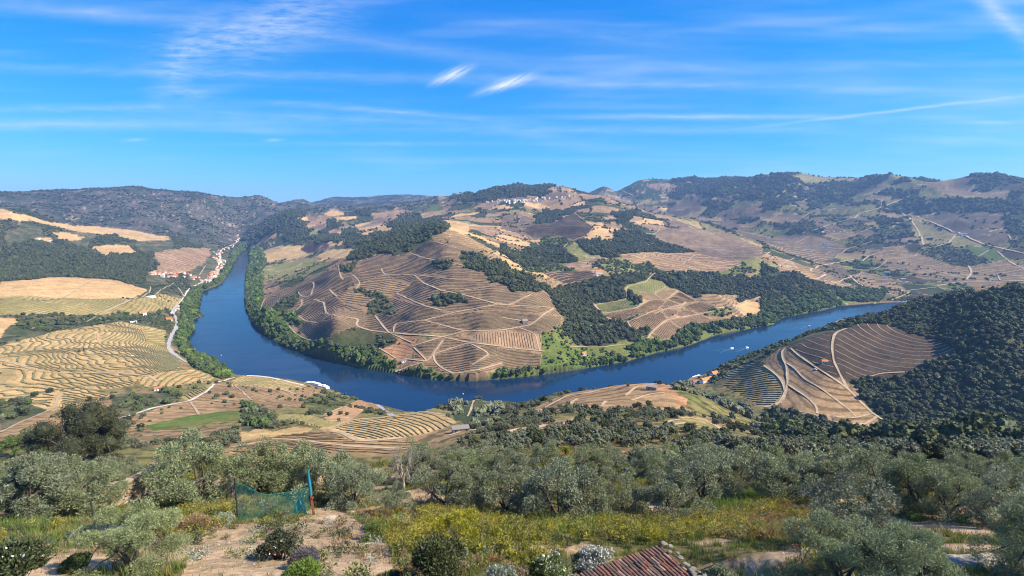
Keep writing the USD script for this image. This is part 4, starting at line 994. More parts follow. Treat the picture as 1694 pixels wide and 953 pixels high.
def hedge(seg, h, w, seed):
    """A low ragged ridge along unordered short segments."""
    a, b = seg[:, 0], seg[:, 1]
    d = b - a
    ln = np.hypot(d[:, 0], d[:, 1])
    ok = ln > 0.02
    a, b, d, ln = a[ok], b[ok], d[ok], ln[ok]
    side = np.column_stack([-d[:, 1], d[:, 0], np.zeros(len(d))]) / ln[:, None]
    ext = d * 0.06
    a, b = a - ext, b + ext

    def jit(p, s):
        return noise(np.column_stack([p[:, 0] / 2.5, p[:, 1] / 2.5, np.full(len(p), s)]), seed)[:, None]
    v = []
    for p in (a, b):
        n1, n2 = jit(p, 0.3), jit(p, 5.3)
        ww, hh = w * (0.35 + 0.4 * n1), h * (0.45 + 1.0 * n2)
        up = np.array([0, 0, 1.0])
        v += [p + side * ww - up * 0.4, p + side * ww * 0.5 + up * hh, p - side * ww * 0.5 + up * hh * 0.95, p - side * ww - up * 0.4]
    V = np.stack(v, 1).reshape(-1, 3)
    i = np.arange(len(a))[:, None] * 8
    F = np.concatenate([i + np.array([k, k + 1, k + 5, k + 4]) for k in range(3)])
    return V, F


def pieces(seg):
    """Splits unordered segments into connected runs."""
    from scipy.sparse import coo_matrix
    from scipy.sparse.csgraph import connected_components
    _, inv = np.unique(np.round(seg.reshape(-1, 3)[:, :2] / 0.02).astype(np.int64), axis=0, return_inverse=True)
    inv = inv.reshape(-1, 2)
    n = inv.max() + 1
    _, lab = connected_components(coo_matrix((np.ones(len(inv)), (inv[:, 0], inv[:, 1])), shape=(n, n)), directed=False)
    lab = lab[inv[:, 0]]
    return [seg[lab == k] for k in np.unique(lab)]


ROWMAT = {'bank': flat_mat('vine_row_green', (0.175, 0.155, 0.072), 0.9, 0.35, 0.35, 0.1), 'dry': flat_mat('vine_row_dry', (0.105, 0.085, 0.050), 0.9, 0.3, 0.3, 0.1), 'pale': flat_mat('terrace_path', (0.36, 0.25, 0.15), 0.95, 0.2, 0.3, 0.1)}
for n, (crop, cls, pts, spacing, rh, rw, rc, label) in enumerate(VINEYARD):
    f = QUADS[face_owner == n]
    if len(f) < 20:
        print('vineyard too small:', label)
        continue
    x = UsdGeom.Xform.Define(stage, fresh('/World', 'vineyard'))
    tag(x, label, 'vineyard')
    root = str(x.GetPath())
    sheet(root + '/soil', f)
    if isinstance(spacing, tuple):
        if spacing[0] == 'line':
            a = math.radians(spacing[1])
            fld = VERTS[:, 0] * math.cos(a) + VERTS[:, 1] * math.sin(a) + (N_BIG - 0.5) * 10
            sp = spacing[2]
        else:
            c0 = hit(spacing[1], spacing[2])[0] if spacing[0] == 'arc' else at_dist(float(spacing[1]), float(spacing[2]), 250.0)
            fld = np.hypot(VERTS[:, 0] - c0[0], VERTS[:, 1] - c0[1]) + (N_BIG - 0.5) * 14
            sp = spacing[3]
            if spacing[0] == 'fan':
                dx_, dy_ = VERTS[:, 0] - c0[0], VERTS[:, 1] - c0[1]
                fld = np.arctan2(dx_, dy_) * 135 + 0.16 * np.hypot(dx_, dy_) + (N_BIG - 0.5) * 7
    else:
        fld, sp = LEVEL, spacing
    rows = contours(n, fld, sp)
    runs = []
    for l, seg in rows.items():
        clear = LANE_TREE.query(seg.mean(1)[:, :2])[0] > 4.2
        seg = seg[clear & (np.hypot(*(seg[:, 1] - seg[:, 0])[:, :2].T) > 0.05)]
        if len(seg):
            runs += pieces(seg)
    runs = sorted((q for q in runs if np.hypot(*(q[:, 1] - q[:, 0])[:, :2].T).sum() > 9), key=lambda q: -np.hypot(*(q[:, 1] - q[:, 0])[:, :2].T).sum())
    if len(runs) > 300:
        print('many rows', len(runs), label)
    for seg in runs[:300]:
            part(root, 'terrace_path' if rc == 'pale' else 'vine_row', hedge(seg, rh * (0.35 if rc == 'pale' else 0.8), rw * (0.8 if rc == 'dry' else 1), n), ROWMAT[rc])


# ------------------------------------------------------------------ foliage
def leaf_mat(name, c1, c2, trans=0.25, rand=0.25, vary=None, scale=0.6, spec=0.25):
    g = Graph()
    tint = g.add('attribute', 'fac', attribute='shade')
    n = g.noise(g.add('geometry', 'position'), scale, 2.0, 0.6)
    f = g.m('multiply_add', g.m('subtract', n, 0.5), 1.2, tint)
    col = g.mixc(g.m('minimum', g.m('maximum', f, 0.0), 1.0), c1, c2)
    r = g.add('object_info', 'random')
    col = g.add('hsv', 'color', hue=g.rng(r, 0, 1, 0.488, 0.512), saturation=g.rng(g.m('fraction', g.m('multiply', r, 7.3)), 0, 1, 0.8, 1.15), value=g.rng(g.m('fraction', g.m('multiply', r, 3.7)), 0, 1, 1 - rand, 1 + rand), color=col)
    p = g.add('principled_bsdf', 'BSDF', base_color=col, roughness=0.65, specular_ior_level=spec)
    tr = g.add('translucent_bsdf', 'BSDF', color=col)
    return g.done('/World/Looks/' + name, surface=g.add('mix_closure', 'closure', fac=trans, closure1=p, closure2=tr))


LEAF = {
    'wood': leaf_mat('wood_leaf', (0.026, 0.038, 0.014), (0.088, 0.100, 0.034), 0.1, 0.3, scale=0.25), 'maquis': leaf_mat('maquis_leaf', (0.024, 0.036, 0.014), (0.100, 0.115, 0.040), 0.1, 0.4, scale=0.25),
    'river': leaf_mat('river_leaf', (0.035, 0.065, 0.014), (0.105, 0.15, 0.034), 0.2, 0.3, scale=0.25), 'bush': leaf_mat('bush_leaf', (0.040, 0.055, 0.022), (0.11, 0.125, 0.050), 0.15, 0.35, scale=0.3),
    'grey': leaf_mat('olive_grey_leaf', (0.075, 0.088, 0.040), (0.245, 0.255, 0.140), 0.15, 0.22, scale=0.4, spec=0.4), 'olive': leaf_mat('olive_leaf', (0.075, 0.088, 0.036), (0.285, 0.320, 0.165), 0.2, 0.16, scale=0.9, spec=0.45),
    'oak': leaf_mat('oak_leaf', (0.026, 0.034, 0.010), (0.105, 0.112, 0.036), 0.15, 0.1, scale=0.5), 'bright': leaf_mat('bright_leaf', (0.07, 0.12, 0.02), (0.20, 0.27, 0.05), 0.25, 0.2, scale=0.8),
    'grass': leaf_mat('grass_blade', (0.07, 0.12, 0.022), (0.17, 0.20, 0.05), 0.3, 0.3, scale=0.3), 'straw': leaf_mat('dry_blade', (0.20, 0.165, 0.05), (0.36, 0.30, 0.12), 0.3, 0.25, scale=0.3),
    'rust': leaf_mat('rusty_blade', (0.18, 0.095, 0.035), (0.30, 0.19, 0.075), 0.25, 0.25, scale=0.3), 'mustard': leaf_mat('mustard_leaf', (0.12, 0.13, 0.02), (0.30, 0.27, 0.05), 0.25, 0.25, scale=0.4),
    'petal': leaf_mat('yellow_petal', (0.60, 0.44, 0.03), (0.75, 0.58, 0.06), 0.2, 0.15), 'white': leaf_mat('white_petal', (0.46, 0.46, 0.39), (0.66, 0.66, 0.58), 0.2, 0.08), 'broom': leaf_mat('brown_twig', (0.15, 0.095, 0.055), (0.29, 0.20, 0.125), 0.15, 0.15),
    'silver': leaf_mat('silver_leaf', (0.16, 0.19, 0.11), (0.38, 0.41, 0.30), 0.2, 0.15, scale=1.2), 'lavender': leaf_mat('lavender_leaf', (0.08, 0.085, 0.07), (0.16, 0.14, 0.16), 0.15, 0.2),
}
BARK = flat_mat('bark', (0.085, 0.068, 0.052), 0.9, 0.45, 6.0, 0.15)
PALEBARK = flat_mat('pale_bark', (0.30, 0.26, 0.21), 0.9, 0.3, 6.0, 0.15)


def put_mesh(path, v, f, mat, shade=None, smooth=False):
    m = usdkit.mesh(stage, path, (v, f), mat, smooth=smooth)
    if shade is not None:
        UsdGeom.PrimvarsAPI(m).CreatePrimvar('shade', T.FloatArray, 'vertex').Set(Vt.FloatArray.FromNumpy(np.asarray(shade, np.float32)))
    m.CreateDoubleSidedAttr(True)
    return m


def lumpy(seed, w, h, sub=2, base=0.15):
    """A ragged far-off crown: noise-pushed ball, faceted, standing on z = 0; returns v, f, shade."""
    s = trimesh.creation.icosphere(sub)
    v = np.array(s.vertices)
    k = 0.62 + 0.75 * noise(v * 1.6 + seed * 9.7, 3) ** 1.2 + 0.45 * (noise(v * 4.2 + seed * 3.1, 4) - 0.5)
    v = v * k[:, None] * [w / 2, w / 2, h / 2 / 0.95]
    v[:, 2] += h * 0.46
    v[:, 2] = np.maximum(v[:, 2], -0.3)
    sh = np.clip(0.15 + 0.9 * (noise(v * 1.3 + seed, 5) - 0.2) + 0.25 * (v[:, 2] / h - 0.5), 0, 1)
    r_ = np.random.default_rng(seed + 1000)
    pick = r_.integers(0, len(v), 170)
    c_ = np.clip(v[pick], [-9, -9, 0.2], 99)
    lv, lf, ls = LEAFY(r_, c_, np.full(170, 0.07 * w), 170, 0.19 * w, 0.3, 0.6)
    return np.vstack([v, lv]), np.vstack([np.array(s.faces), len(v) + lf[:, [0, 1, 2]], len(v) + lf[:, [0, 2, 3]]]), np.concatenate([sh, np.clip(ls + 0.1, 0, 1)])


def clumps(rng, centres, radii, n, size, up=0.3, aspect=0.4, squash=0.8):
    """n leaf sprigs (quads) spread through balls; returns v, f, shade."""
    c = rng.integers(0, len(centres), n)
    d = rng.normal(size=(n, 3))
    d /= np.linalg.norm(d, axis=1, keepdims=True)
    rr = rng.uniform(0.25, 1.0, n) ** 0.5
    p = centres[c] + d * (radii[c] * rr)[:, None] * [1, 1, squash]
    ax = d + rng.normal(size=(n, 3)) * 0.7 + [0, 0, up]
    ax /= np.linalg.norm(ax, axis=1, keepdims=True)
    sd = np.cross(ax, rng.normal(size=(n, 3)))
    sd /= np.linalg.norm(sd, axis=1, keepdims=True)
    L = size * rng.uniform(0.6, 1.3, n)[:, None]
    W = L * aspect
    v = np.stack([p - ax * L / 2, p + sd * W / 2, p + ax * L / 2, p - sd * W / 2], 1).reshape(-1, 3)
    f = np.arange(n)[:, None] * 4 + np.arange(4)
    z0, z1 = p[:, 2].min(), p[:, 2].max()
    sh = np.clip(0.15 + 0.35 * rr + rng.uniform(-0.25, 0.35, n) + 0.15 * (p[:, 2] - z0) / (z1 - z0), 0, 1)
    return v, f, np.repeat(sh, 4)


LEAFY = clumps


def limb(points, radii, k=6):
    """A tapering tube."""
    P, R = np.asarray(points, float), np.asarray(radii, float)
    d = np.gradient(P, axis=0)
    d /= np.linalg.norm(d, axis=1, keepdims=True)
    ref = np.array([0.3, 0.9, 0.1])
    a = np.cross(d, ref)
    a /= np.linalg.norm(a, axis=1, keepdims=True)
    b = np.cross(d, a)
    th = np.arange(k) / k * 2 * PI
    ring = P[:, None] + (a[:, None] * np.cos(th)[None, :, None] + b[:, None] * np.sin(th)[None, :, None]) * R[:, None, None]
    v = ring.reshape(-1, 3)
    n = len(P)
    i = np.arange(n - 1)[:, None] * k
    j = np.arange(k)
    f = np.stack([i + j, i + (j + 1) % k, i + k + (j + 1) % k, i + k + j], -1).reshape(-1, 4)
    return v, f


def join(items):
    V, F, S, o = [], [], [], 0
    for it in items:
        V.append(it[0]); F.append(it[1] + o); o += len(it[0])
        if len(it) > 2:
            S.append(it[2])
    return (np.vstack(V), np.vstack(F)) + ((np.concatenate(S),) if S else ())


# far woods: one instancer for each wood
CELL = np.abs(np.gradient(RAD))[None, :] * (GR * (AZS[1] - AZS[0]))
CELL = CELL.ravel()
slope = (GZ - EYE) / GR
run = np.maximum.accumulate(np.where(GR > 60, slope, -9), axis=1)
SEEN = (slope + 7.0 / GR >= run).ravel() & (np.abs(az_deg) < 47.5)
WOODKIND = {   # leaf, protos (w, h), spacing, far growth
    'wood': ('wood', [(6.5, 6.0), (7.5, 7.5), (5.5, 5.0)], 5.6), 'maquis': ('maquis', [(5.0, 4.2), (6.5, 5.5), (4.2, 3.4)], 4.6), 'river': ('river', [(7.5, 8.0), (9.0, 9.5), (6.0, 6.5)], 6.0),
    'bush': ('bush', [(4.6, 3.6), (6.0, 4.8), (3.4, 2.6)], 7.4), 'grovemid': ('grey', [(5.0, 4.4), (5.6, 4.8), (4.2, 3.8)], 7.0), 'grovefar': ('bush', [(5.0, 4.4), (5.8, 5.0), (4.2, 3.6)], 8.5), 'orchard': ('river', [(3.6, 3.2), (4.4, 3.8), (3.0, 2.4)], 8.5),
}
WOODLABEL = {'wood': ('woodland', 'wood'), 'maquis': ('scrub_forest', 'scrub forest'), 'river': ('riverside_woodland', 'riverside wood'), 'bush': ('bush_thicket', 'thicket'), 'grovemid': ('olive_grove', 'olive grove'), 'grovefar': ('green_grove', 'grove'), 'orchard': ('orchard', 'orchard')}
rng = np.random.default_rng(11)
jj = np.arange(NA * NR)


def scatter(k, spacing, rng):
    """Random points over grid cells k, about one per spacing squared."""
    D = RR[k]
    grow = np.clip(D / 2300, 1, 2.2)
    ex = CELL[k] / (spacing * grow) ** 2
    cnt = np.floor(ex + rng.random(len(k))).astype(int)
    kk = np.repeat(k, cnt)
    a = GA.ravel()[kk] + rng.uniform(-0.5, 0.5, len(kk)) * (AZS[1] - AZS[0])
    r = RR[kk] + rng.uniform(-0.5, 0.5, len(kk)) * np.gradient(RAD)[kk % NR]
    x, y = np.sin(a) * r, np.cos(a) * r
    return np.column_stack([x, y, ground(x, y)]), np.repeat(grow, cnt)


total = 0
WOOD_NAMES = {}
for n, (kind, k0) in enumerate(WOODS):
    if kind is None:
        continue
    k = k0[(WOOD_OF[k0] == n) & SEEN[k0]]
    leaf, sizes, spacing = WOODKIND[kind]
    if len(k) < 8:
        continue
    pos, grow = scatter(k, spacing, rng)
    keep = (LANE_TREE.query(pos[:, :2])[0] > np.where(np.hypot(pos[:, 0], pos[:, 1]) < 3500, 6.5, 0)) & (fbm(pos / 45, 3, 3) > {'bush': 0.44, 'grovefar': 0.36, 'orchard': 0.36, 'river': 0.35, 'grovemid': 0.50, 'wood': 0.36, 'maquis': 0.18}.get(kind, 0.30))
    pos, grow = pos[keep], grow[keep]
    if len(pos) < 3:
        continue
    WOOD_NAMES[n] = (kind, pos, grow)
    total += len(pos)


def plant(pos, grow, kind, label, n):
    leaf, sizes, spacing = WOODKIND[kind]
    name, cat = WOODLABEL[kind]
    path = fresh('/World', name)
    _count[('/World', name)] -= 1
    protos = []
    for q, (w, h) in enumerate(sizes):
        v, f, s = lumpy(n * 3 + q, w, h, 2)
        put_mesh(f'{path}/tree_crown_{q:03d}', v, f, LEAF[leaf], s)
        protos.append(f'{path}/tree_crown_{q:03d}')
    for q, other in enumerate({'wood': ['maquis', 'bush'], 'maquis': ['bush', 'wood', 'grey'], 'river': ['bush', 'bright'], 'bush': ['grey', 'river']}.get(leaf, [])):
        v, f, s = lumpy(n * 3 + q + 7, *sizes[q % 3], 2)
        put_mesh(f'{path}/tree_crown_{q + 3:03d}', v, f, LEAF[other], s)
        protos.append(f'{path}/tree_crown_{q + 3:03d}')
    sc = np.exp(np.clip(rng.normal(-0.05, 0.32, len(pos)), -0.7, 0.5)) * grow * (0.75 + 0.5 * fbm(pos / 25, 2, 8))
    pick = np.where(rng.random(len(pos)) < 0.55 + 0.7 * (fbm(pos / 60, 2, 9) - 0.5), rng.integers(0, 3, len(pos)), rng.integers(0, len(protos), len(pos)))
    pi = instancer(name, protos, pos - [0, 0, 0.3], pick, rng.uniform(0, 6.28, len(pos)), np.column_stack([sc, sc, sc * rng.uniform(0.8, 1.25, len(pos))]), label, cat)
    return pi


for n, (kind, pos, grow) in WOOD_NAMES.items():
    plant(pos, grow, kind, None, n)
# single bushes and hedgerow trees too many to count on the rough ground between the plots
def rough_bushes(name, label, sel, spacing, thresh, leaf, sizes, seed):
    k = np.flatnonzero(sel & SEEN & (owner < 0) & (WOOD_OF < 0) & ~wet)
    pos, grow = scatter(k, spacing, np.random.default_rng(seed))
    keep = (fbm(pos / (70 * np.clip(grow[:, None], 1, 2)), 3, seed) > thresh) & (LANE_TREE.query(pos[:, :2])[0] > 5)
    pos, grow = pos[keep], grow[keep]
    path = fresh('/World', name)
    _count[('/World', name)] -= 1
    protos = []
    for q, (w, h) in enumerate(sizes):
        v, f, s = lumpy(50 + q + seed, w, h, 2)
        put_mesh(f'{path}/bush_crown_{q:03d}', v, f, LEAF[leaf], s)
        protos.append(f'{path}/bush_crown_{q:03d}')
    sc = rng.uniform(0.5, 1.3, len(pos)) * grow
    instancer(name, protos, pos - [0, 0, 0.3], rng.integers(0, len(protos), len(pos)), rng.uniform(0, 6.28, len(pos)), sc, label, 'bushes')
    print(name, len(pos))


cls = lambda *n: np.isin(cover, [code[q] for q in n])
rough_bushes('hillside_bushes', 'dark bushes dotted over the rough ground of the left bank', cls('scrub', 'olive') & (RR > 700) & (RR < 4500), 8.5, 0.47, 'bush', [(4.5, 3.6), (6, 5), (3.4, 2.6)], 61)
rough_bushes('field_bushes', 'sparse bushes along the field edges of the left bank and the knoll', cls('strawolive', 'brown', 'pink', 'crop', 'red', 'grove') & (RR > 420) & (RR < 2600), 19, 0.56, 'bush', [(3.6, 3.0), (4.6, 4), (2.6, 2.2)], 62)
rough_bushes('mountain_scrub', 'patchy scrub trees on the burnt mountain at far left', cls('burnt') & (RR > 4300), 13, 0.47, 'wood', [(5.5, 3.6), (8, 5), (4.5, 3)], 63)
rough_bushes('hedgerow_trees', 'hedgerow trees between the far plots', lane & is_hedge & (RR > 1300), 7, 0.30, 'wood', [(5.5, 4.6), (7, 6), (4.2, 3.4)], 64)
rough_bushes('mountain_wood', 'dark wood covering the heights of the right-hand mountains', cls('forest') & (RR > 3600) & RIGHTSIDE, 13, 0.25, 'wood', [(9, 7), (11, 9), (8, 6)], 65)
print('far trees', total)


# ------------------------------------------------------------------ trees and plants that stand singly
def class_root(name):
    p = stage.CreateClassPrim('/World/' + name)
    UsdGeom.Xform.Define(stage, p.GetPath())
    p.SetSpecifier(Sdf.SpecifierClass)
    return str(p.GetPath())


def tree_model(path, rng, H, W, n, size, leaf, bark, aspect=0.32, trunks=(1, 3), bare=False, low=0.28, core=False):
    """Trunk with limbs, branches to every puff of the crown, and a crown of small leaf sprigs; unit: metres, foot at the origin."""
    wood, cent, rad = [], [], []
    nl = rng.integers(3, 5)
    fork = H * rng.uniform(0.13, 0.22)
    lean = rng.uniform(-0.15, 0.15, 2)
    r0 = H * 0.045
    foot = np.array([[0, 0, -0.5], [0, 0, 0.05], [lean[0] * 0.5, lean[1] * 0.5, fork * 0.6], [lean[0], lean[1], fork]])
    wood.append(limb(foot, [r0 * 1.9, r0 * 1.45, r0 * 1.1, r0], 8))
    for i in range(nl):
        a = i / nl * 2 * PI + rng.uniform(-0.5, 0.5)
        out = W * rng.uniform(0.20, 0.30)
        top = np.array([math.cos(a) * out, math.sin(a) * out, H * rng.uniform(0.5, 0.68)])
        midp = foot[-1] * 0.55 + top * 0.45 + rng.normal(size=3) * 0.10 * np.array([1, 1, 0.4]) * H / 4
        wood.append(limb([foot[-1] - [0, 0, 0.05], midp, top], [r0 * 0.75, r0 * 0.5, r0 * 0.26], 6))
        for j in range(rng.integers(7, 10)):
            b = a + rng.uniform(-1.15, 1.15)
            q = rng.uniform(0.35, 1.0)
            e = np.array([math.cos(b) * W * 0.5 * q, math.sin(b) * W * 0.5 * q, H * (low + (0.93 - low) * (1 - (q - 0.35) * rng.uniform(0.25, 1.0)) * rng.uniform(0.75, 1.0))])
            if j >= 5:                                   # skirts hang low
                e[2] = H * rng.uniform(low, 0.48)
            elif j == 0:                                 # a leader sticks out at the top
                e = np.array([top[0] * rng.uniform(0.6, 1.3), top[1] * rng.uniform(0.6, 1.3), H * rng.uniform(0.86, 1.0)])
            st = midp * 0.4 + top * 0.6 if j % 2 else top
            kink = (st + e) / 2 + rng.normal(size=3) * 0.07 * H / 4 + [0, 0, 0.05 * H]
            wood.append(limb([st, kink, e], [r0 * 0.26, r0 * 0.16, r0 * 0.05], 4))
            cent.append(e); rad.append(W * rng.uniform(0.10, 0.19))
            if bare:
                for _ in range(7):
                    t = e + rng.normal(size=3) * W * 0.12
                    wood.append(limb([kink, (kink + e) / 2 + rng.normal(size=3) * 0.08, t], [r0 * 0.10, r0 * 0.07, r0 * 0.02], 3))
    V, F = join(wood)
    put_mesh(path + '/trunk', V, F, bark, smooth=True)
    if n:
        cent, rad = np.array(cent), np.array(rad)
        cr = clumps(rng, cent, rad, n, size, 0.35, aspect)
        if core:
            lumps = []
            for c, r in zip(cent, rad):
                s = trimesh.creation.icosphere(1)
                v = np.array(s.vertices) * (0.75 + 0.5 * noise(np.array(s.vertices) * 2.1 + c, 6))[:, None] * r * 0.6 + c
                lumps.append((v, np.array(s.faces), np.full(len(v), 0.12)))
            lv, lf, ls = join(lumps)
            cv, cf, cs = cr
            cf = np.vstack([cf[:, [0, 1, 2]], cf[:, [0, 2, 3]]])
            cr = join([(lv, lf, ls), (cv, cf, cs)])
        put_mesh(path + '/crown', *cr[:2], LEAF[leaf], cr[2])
    return path


def bush_model(path, rng, H, W, n, size, leaf, aspect=0.45, flowers=None, fn=0, fsize=0.07, dome=True, name='foliage'):
    c, r = [], []
    for _ in range(16):
        a, q = rng.uniform(0, 2 * PI), rng.uniform(0, 1) ** 0.6
        c.append([math.cos(a) * W * 0.38 * q, math.sin(a) * W * 0.38 * q, H * (0.28 + 0.45 * (1 - q * q * 0.8) * rng.uniform(0.6, 1))])
        r.append(min(W, H) * rng.uniform(0.14, 0.26))
    c, r = np.array(c), np.array(r)
    wood = [limb([[rng.uniform(-.1, .1) * W, rng.uniform(-.1, .1) * W, -0.2], e * [0.5, 0.5, 0.6], e], [0.03 * H, 0.02 * H, 0.006 * H], 4) for e in c]
    put_mesh(path + '/stems', *join(wood), BARK)
    v, f, s = clumps(rng, c, r, n, size, 0.5, aspect)
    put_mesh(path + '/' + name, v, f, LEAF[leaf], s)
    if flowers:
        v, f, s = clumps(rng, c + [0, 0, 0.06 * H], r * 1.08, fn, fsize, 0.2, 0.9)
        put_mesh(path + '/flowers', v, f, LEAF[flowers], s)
    return path


rngT = np.random.default_rng(77)
OLIVES = [tree_model(class_root(f'olive_model_{q}'), rngT, 3.7, 5.0, 17000, 0.17, 'olive', BARK, 0.30, low=0.16) for q in 'abcd']
OLIVES_NEAR = [tree_model(class_root(f'near_olive_model_{q}'), rngT, 3.9, 5.0, 42000, 0.115, 'olive', BARK, 0.30, low=0.12) for q in 'ab']
MIDS = [tree_model(class_root(f'mid_olive_model_{q}'), rngT, 3.3, 4.8, 1500, 0.42, 'grey', BARK, 0.45, core=True) for q in 'abc']
GREENS = [tree_model(class_root(f'green_tree_model_{q}'), rngT, 3.8, 4.6, 1500, 0.45, 'bush', BARK, 0.5, core=True) for q in 'ab']
BRIGHTS = [tree_model(class_root('bright_tree_model'), rngT, 4.6, 4.4, 2600, 0.30, 'bright', BARK, 0.5)]
OAK = tree_model(class_root('oak_model'), np.random.default_rng(5), 4.0, 6.2, 34000, 0.115, 'oak', BARK, 0.5, low=0.10, core=True)
BARE = tree_model(class_root('bare_tree_model'), rngT, 4.5, 4.0, 900, 0.12, 'silver', PALEBARK, 0.3, bare=True)


def stand(px, py):
    h = hit(px, py)[0]
    return h, np.hypot(h[0], h[1])


TAKEN = []


def tree_at(models, name, label, px, py, wpx, model_w, group=None, tall=1.0, cat='olive tree', sink=0.1):
    h, D = stand(px, py)
    slant = math.hypot(D, EYE - h[2])
    depth = project(h)  # noqa
    fwd = h[1] * math.cos(PITCH) - (h[2] - EYE) * math.sin(PITCH)
    s = 0.94 * wpx * fwd / FOC / model_w
    src = models[rngT.integers(len(models))] if isinstance(models, list) else models
    copy_of(src, name, label, cat, h - [0, 0, sink * s], rngT.uniform(0, 2 * PI), (s, s, s * tall), group)
    TAKEN.append((h[0], h[1], s * model_w / 2))
    return h, s


near_list = [
    (222, 948, 150, 'N', 'rounded grey-green olive tree alone before the dark torn netting, lower left', 1.0),
    (28, 868, 150, 'F', 'big olive tree at the left edge, nearest the edge above the ruined wall', 1.0),
    (112, 852, 140, 'F', 'big olive tree in the left group below the dark round oak', 1.0),
    (150, 842, 100, 'F', 'olive tree in front of the left end of the ruined stone wall', 1.0),
    (330, 828, 135, 'F', 'full olive tree just right of the ruined stone wall', 1.05),
    (428, 815, 110, 'F', 'olive tree directly behind the stone gatepost and the teal net', 1.0),
    (478, 812, 105, 'F', 'olive tree behind the right half of the teal net', 1.0),
    (545, 830, 110, 'F', 'olive tree right behind the turquoise-topped post', 1.05),
    (590, 838, 95, 'F', 'dense olive tree two crowns right of the turquoise-topped post', 1.0),
    (652, 848, 62, 'F', 'thin young olive tree in front of the bare whitish tree', 1.0),
    (738, 842, 105, 'F', 'olive tree with pale leaning trunks left of the yellow weeds', 1.0),
    (782, 846, 80, 'F', 'narrow olive tree between two wider ones above the yellow bank', 1.15),
    (836, 854, 100, 'F', 'silvery olive tree left of the largest middle olive tree', 1.05),
    (930, 864, 135, 'F', 'largest olive tree in the middle, two trunks showing at its foot', 1.0),
    (970, 860, 95, 'F', 'olive tree touching the right side of the largest middle one', 1.0),
    (1030, 843, 88, 'F', 'open-trunked olive tree in the shade behind the front row', 1.12),
    (1106, 862, 115, 'F', 'round olive tree with fanned trunks standing in the yellow meadow', 1.0),
    (1158, 830, 112, 'F', 'olive tree above the bright green grass, left of the parked car', 1.1),
    (1212, 808, 96, 'F', 'olive tree just below the parked car', 1.0),
    (1286, 830, 104, 'F', 'olive tree beside the white flat rock', 1.05),
    (1338, 812, 85, 'F', 'small olive tree behind the white flat rock', 1.0),
    (1388, 815, 105, 'F', 'olive tree above the big lower right one', 1.0),
    (1452, 838, 125, 'F', 'wide olive tree behind the big lower right one', 1.0),
    (1522, 850, 130, 'F', 'olive tree with a forked dark trunk over the stony terrace', 1.0),
    (1572, 858, 100, 'F', 'olive tree with a slanting trunk at the back of the stony terrace', 1.15),
    (1410, 905, 150, 'F', 'olive tree whose crown rises behind the nearest lower right one', 1.0),
    (1392, 985, 170, 'N', 'nearest olive tree at the lower right, left half of the big clump', 1.0),
    (1486, 1000, 170, 'N', 'nearest olive tree at the lower right, right half of the big clump', 1.0),
    (1672, 876, 125, 'F', 'olive tree above the pale terrace steps at the right edge', 1.0),
    (1728, 962, 185, 'N', 'olive tree cut off by the right edge, lower corner', 1.05),
    (1668, 832, 115, 'F', 'olive tree high at the right edge under the yellow bush', 1.0),
]
for px, py, w, k, label, tall in near_list:
    tree_at(OLIVES_NEAR if k == 'N' else OLIVES, 'olive_tree', label, px, py, w, 5.0, None, tall)
# second row, close behind the first: nothing tells these apart
for px in list(range(-10, 240, 56)) + list(range(1190, 1710, 50)):
    py = 806 + rngT.uniform(-7, 7) + 10 * abs(px - 847) / 847
    tree_at(OLIVES, 'olive_tree', 'olive tree in the second row, half hidden by the crowns in front', px + rngT.uniform(-12, 12), py, rngT.uniform(66, 86), 5.0, 'olive trees of the second row')

for row_y, row_w, row_step in ((796, 66, 44), (772, 50, 37)):
    for px in range(704, 1185, row_step):
        if row_y < 790 and rngT.random() < 0.25 or 1195 < px < 1245:
            continue
        tree_at(OLIVES, 'olive_tree', 'olive tree behind the middle front row, only its crown showing', px + rngT.uniform(-14, 14), row_y + rngT.uniform(-6, 6), row_w * rngT.uniform(0.85, 1.15), 5.0, 'olive trees behind the middle front row')
tree_at(OAK, 'oak_tree', 'large dark olive-green oak standing out above the left grove', 132, 772, 138, 6.2, cat='oak tree', tall=1.12)
tree_at(BRIGHTS, 'young_tree', 'small bright green tree at the left edge above the olive crowns', 26, 755, 34, 4.4, cat='tree')
tree_at(BARE, 'bare_tree', 'bare whitish tree with thin upright twigs among the olives', 668, 808, 52, 4.0, cat='bare tree', tall=1.35)
tree_at(BARE, 'bare_tree', 'grey leafless tree at the foot of the lane-crossed slope on the right', 1378, 699, 13, 4.0, cat='bare tree')

# single trees down the slope: first the ones nearest to the viewpoint, the rest as one grove
cand = []
kk = np.flatnonzero((RR > 78) & (RR < 700) & SEEN & (owner < 0) & (WOOD_OF < 0) & ~wet & (FLATY > 600) & np.isin(cover, [code['grove'], code['scrub'], code['olive'], code['red']]))
pos, _ = scatter(kk, 7.2, np.random.default_rng(8))
D = np.hypot(pos[:, 0], pos[:, 1])
X_, Y_ = project(pos)
dens = fbm(pos / 38, 3, 17)
red = np.isin(cover, [code['red']])
keep = (dens > np.where(X_ < 640, 0.545, 0.435)) & (np.abs(X_ - 847) < 900)
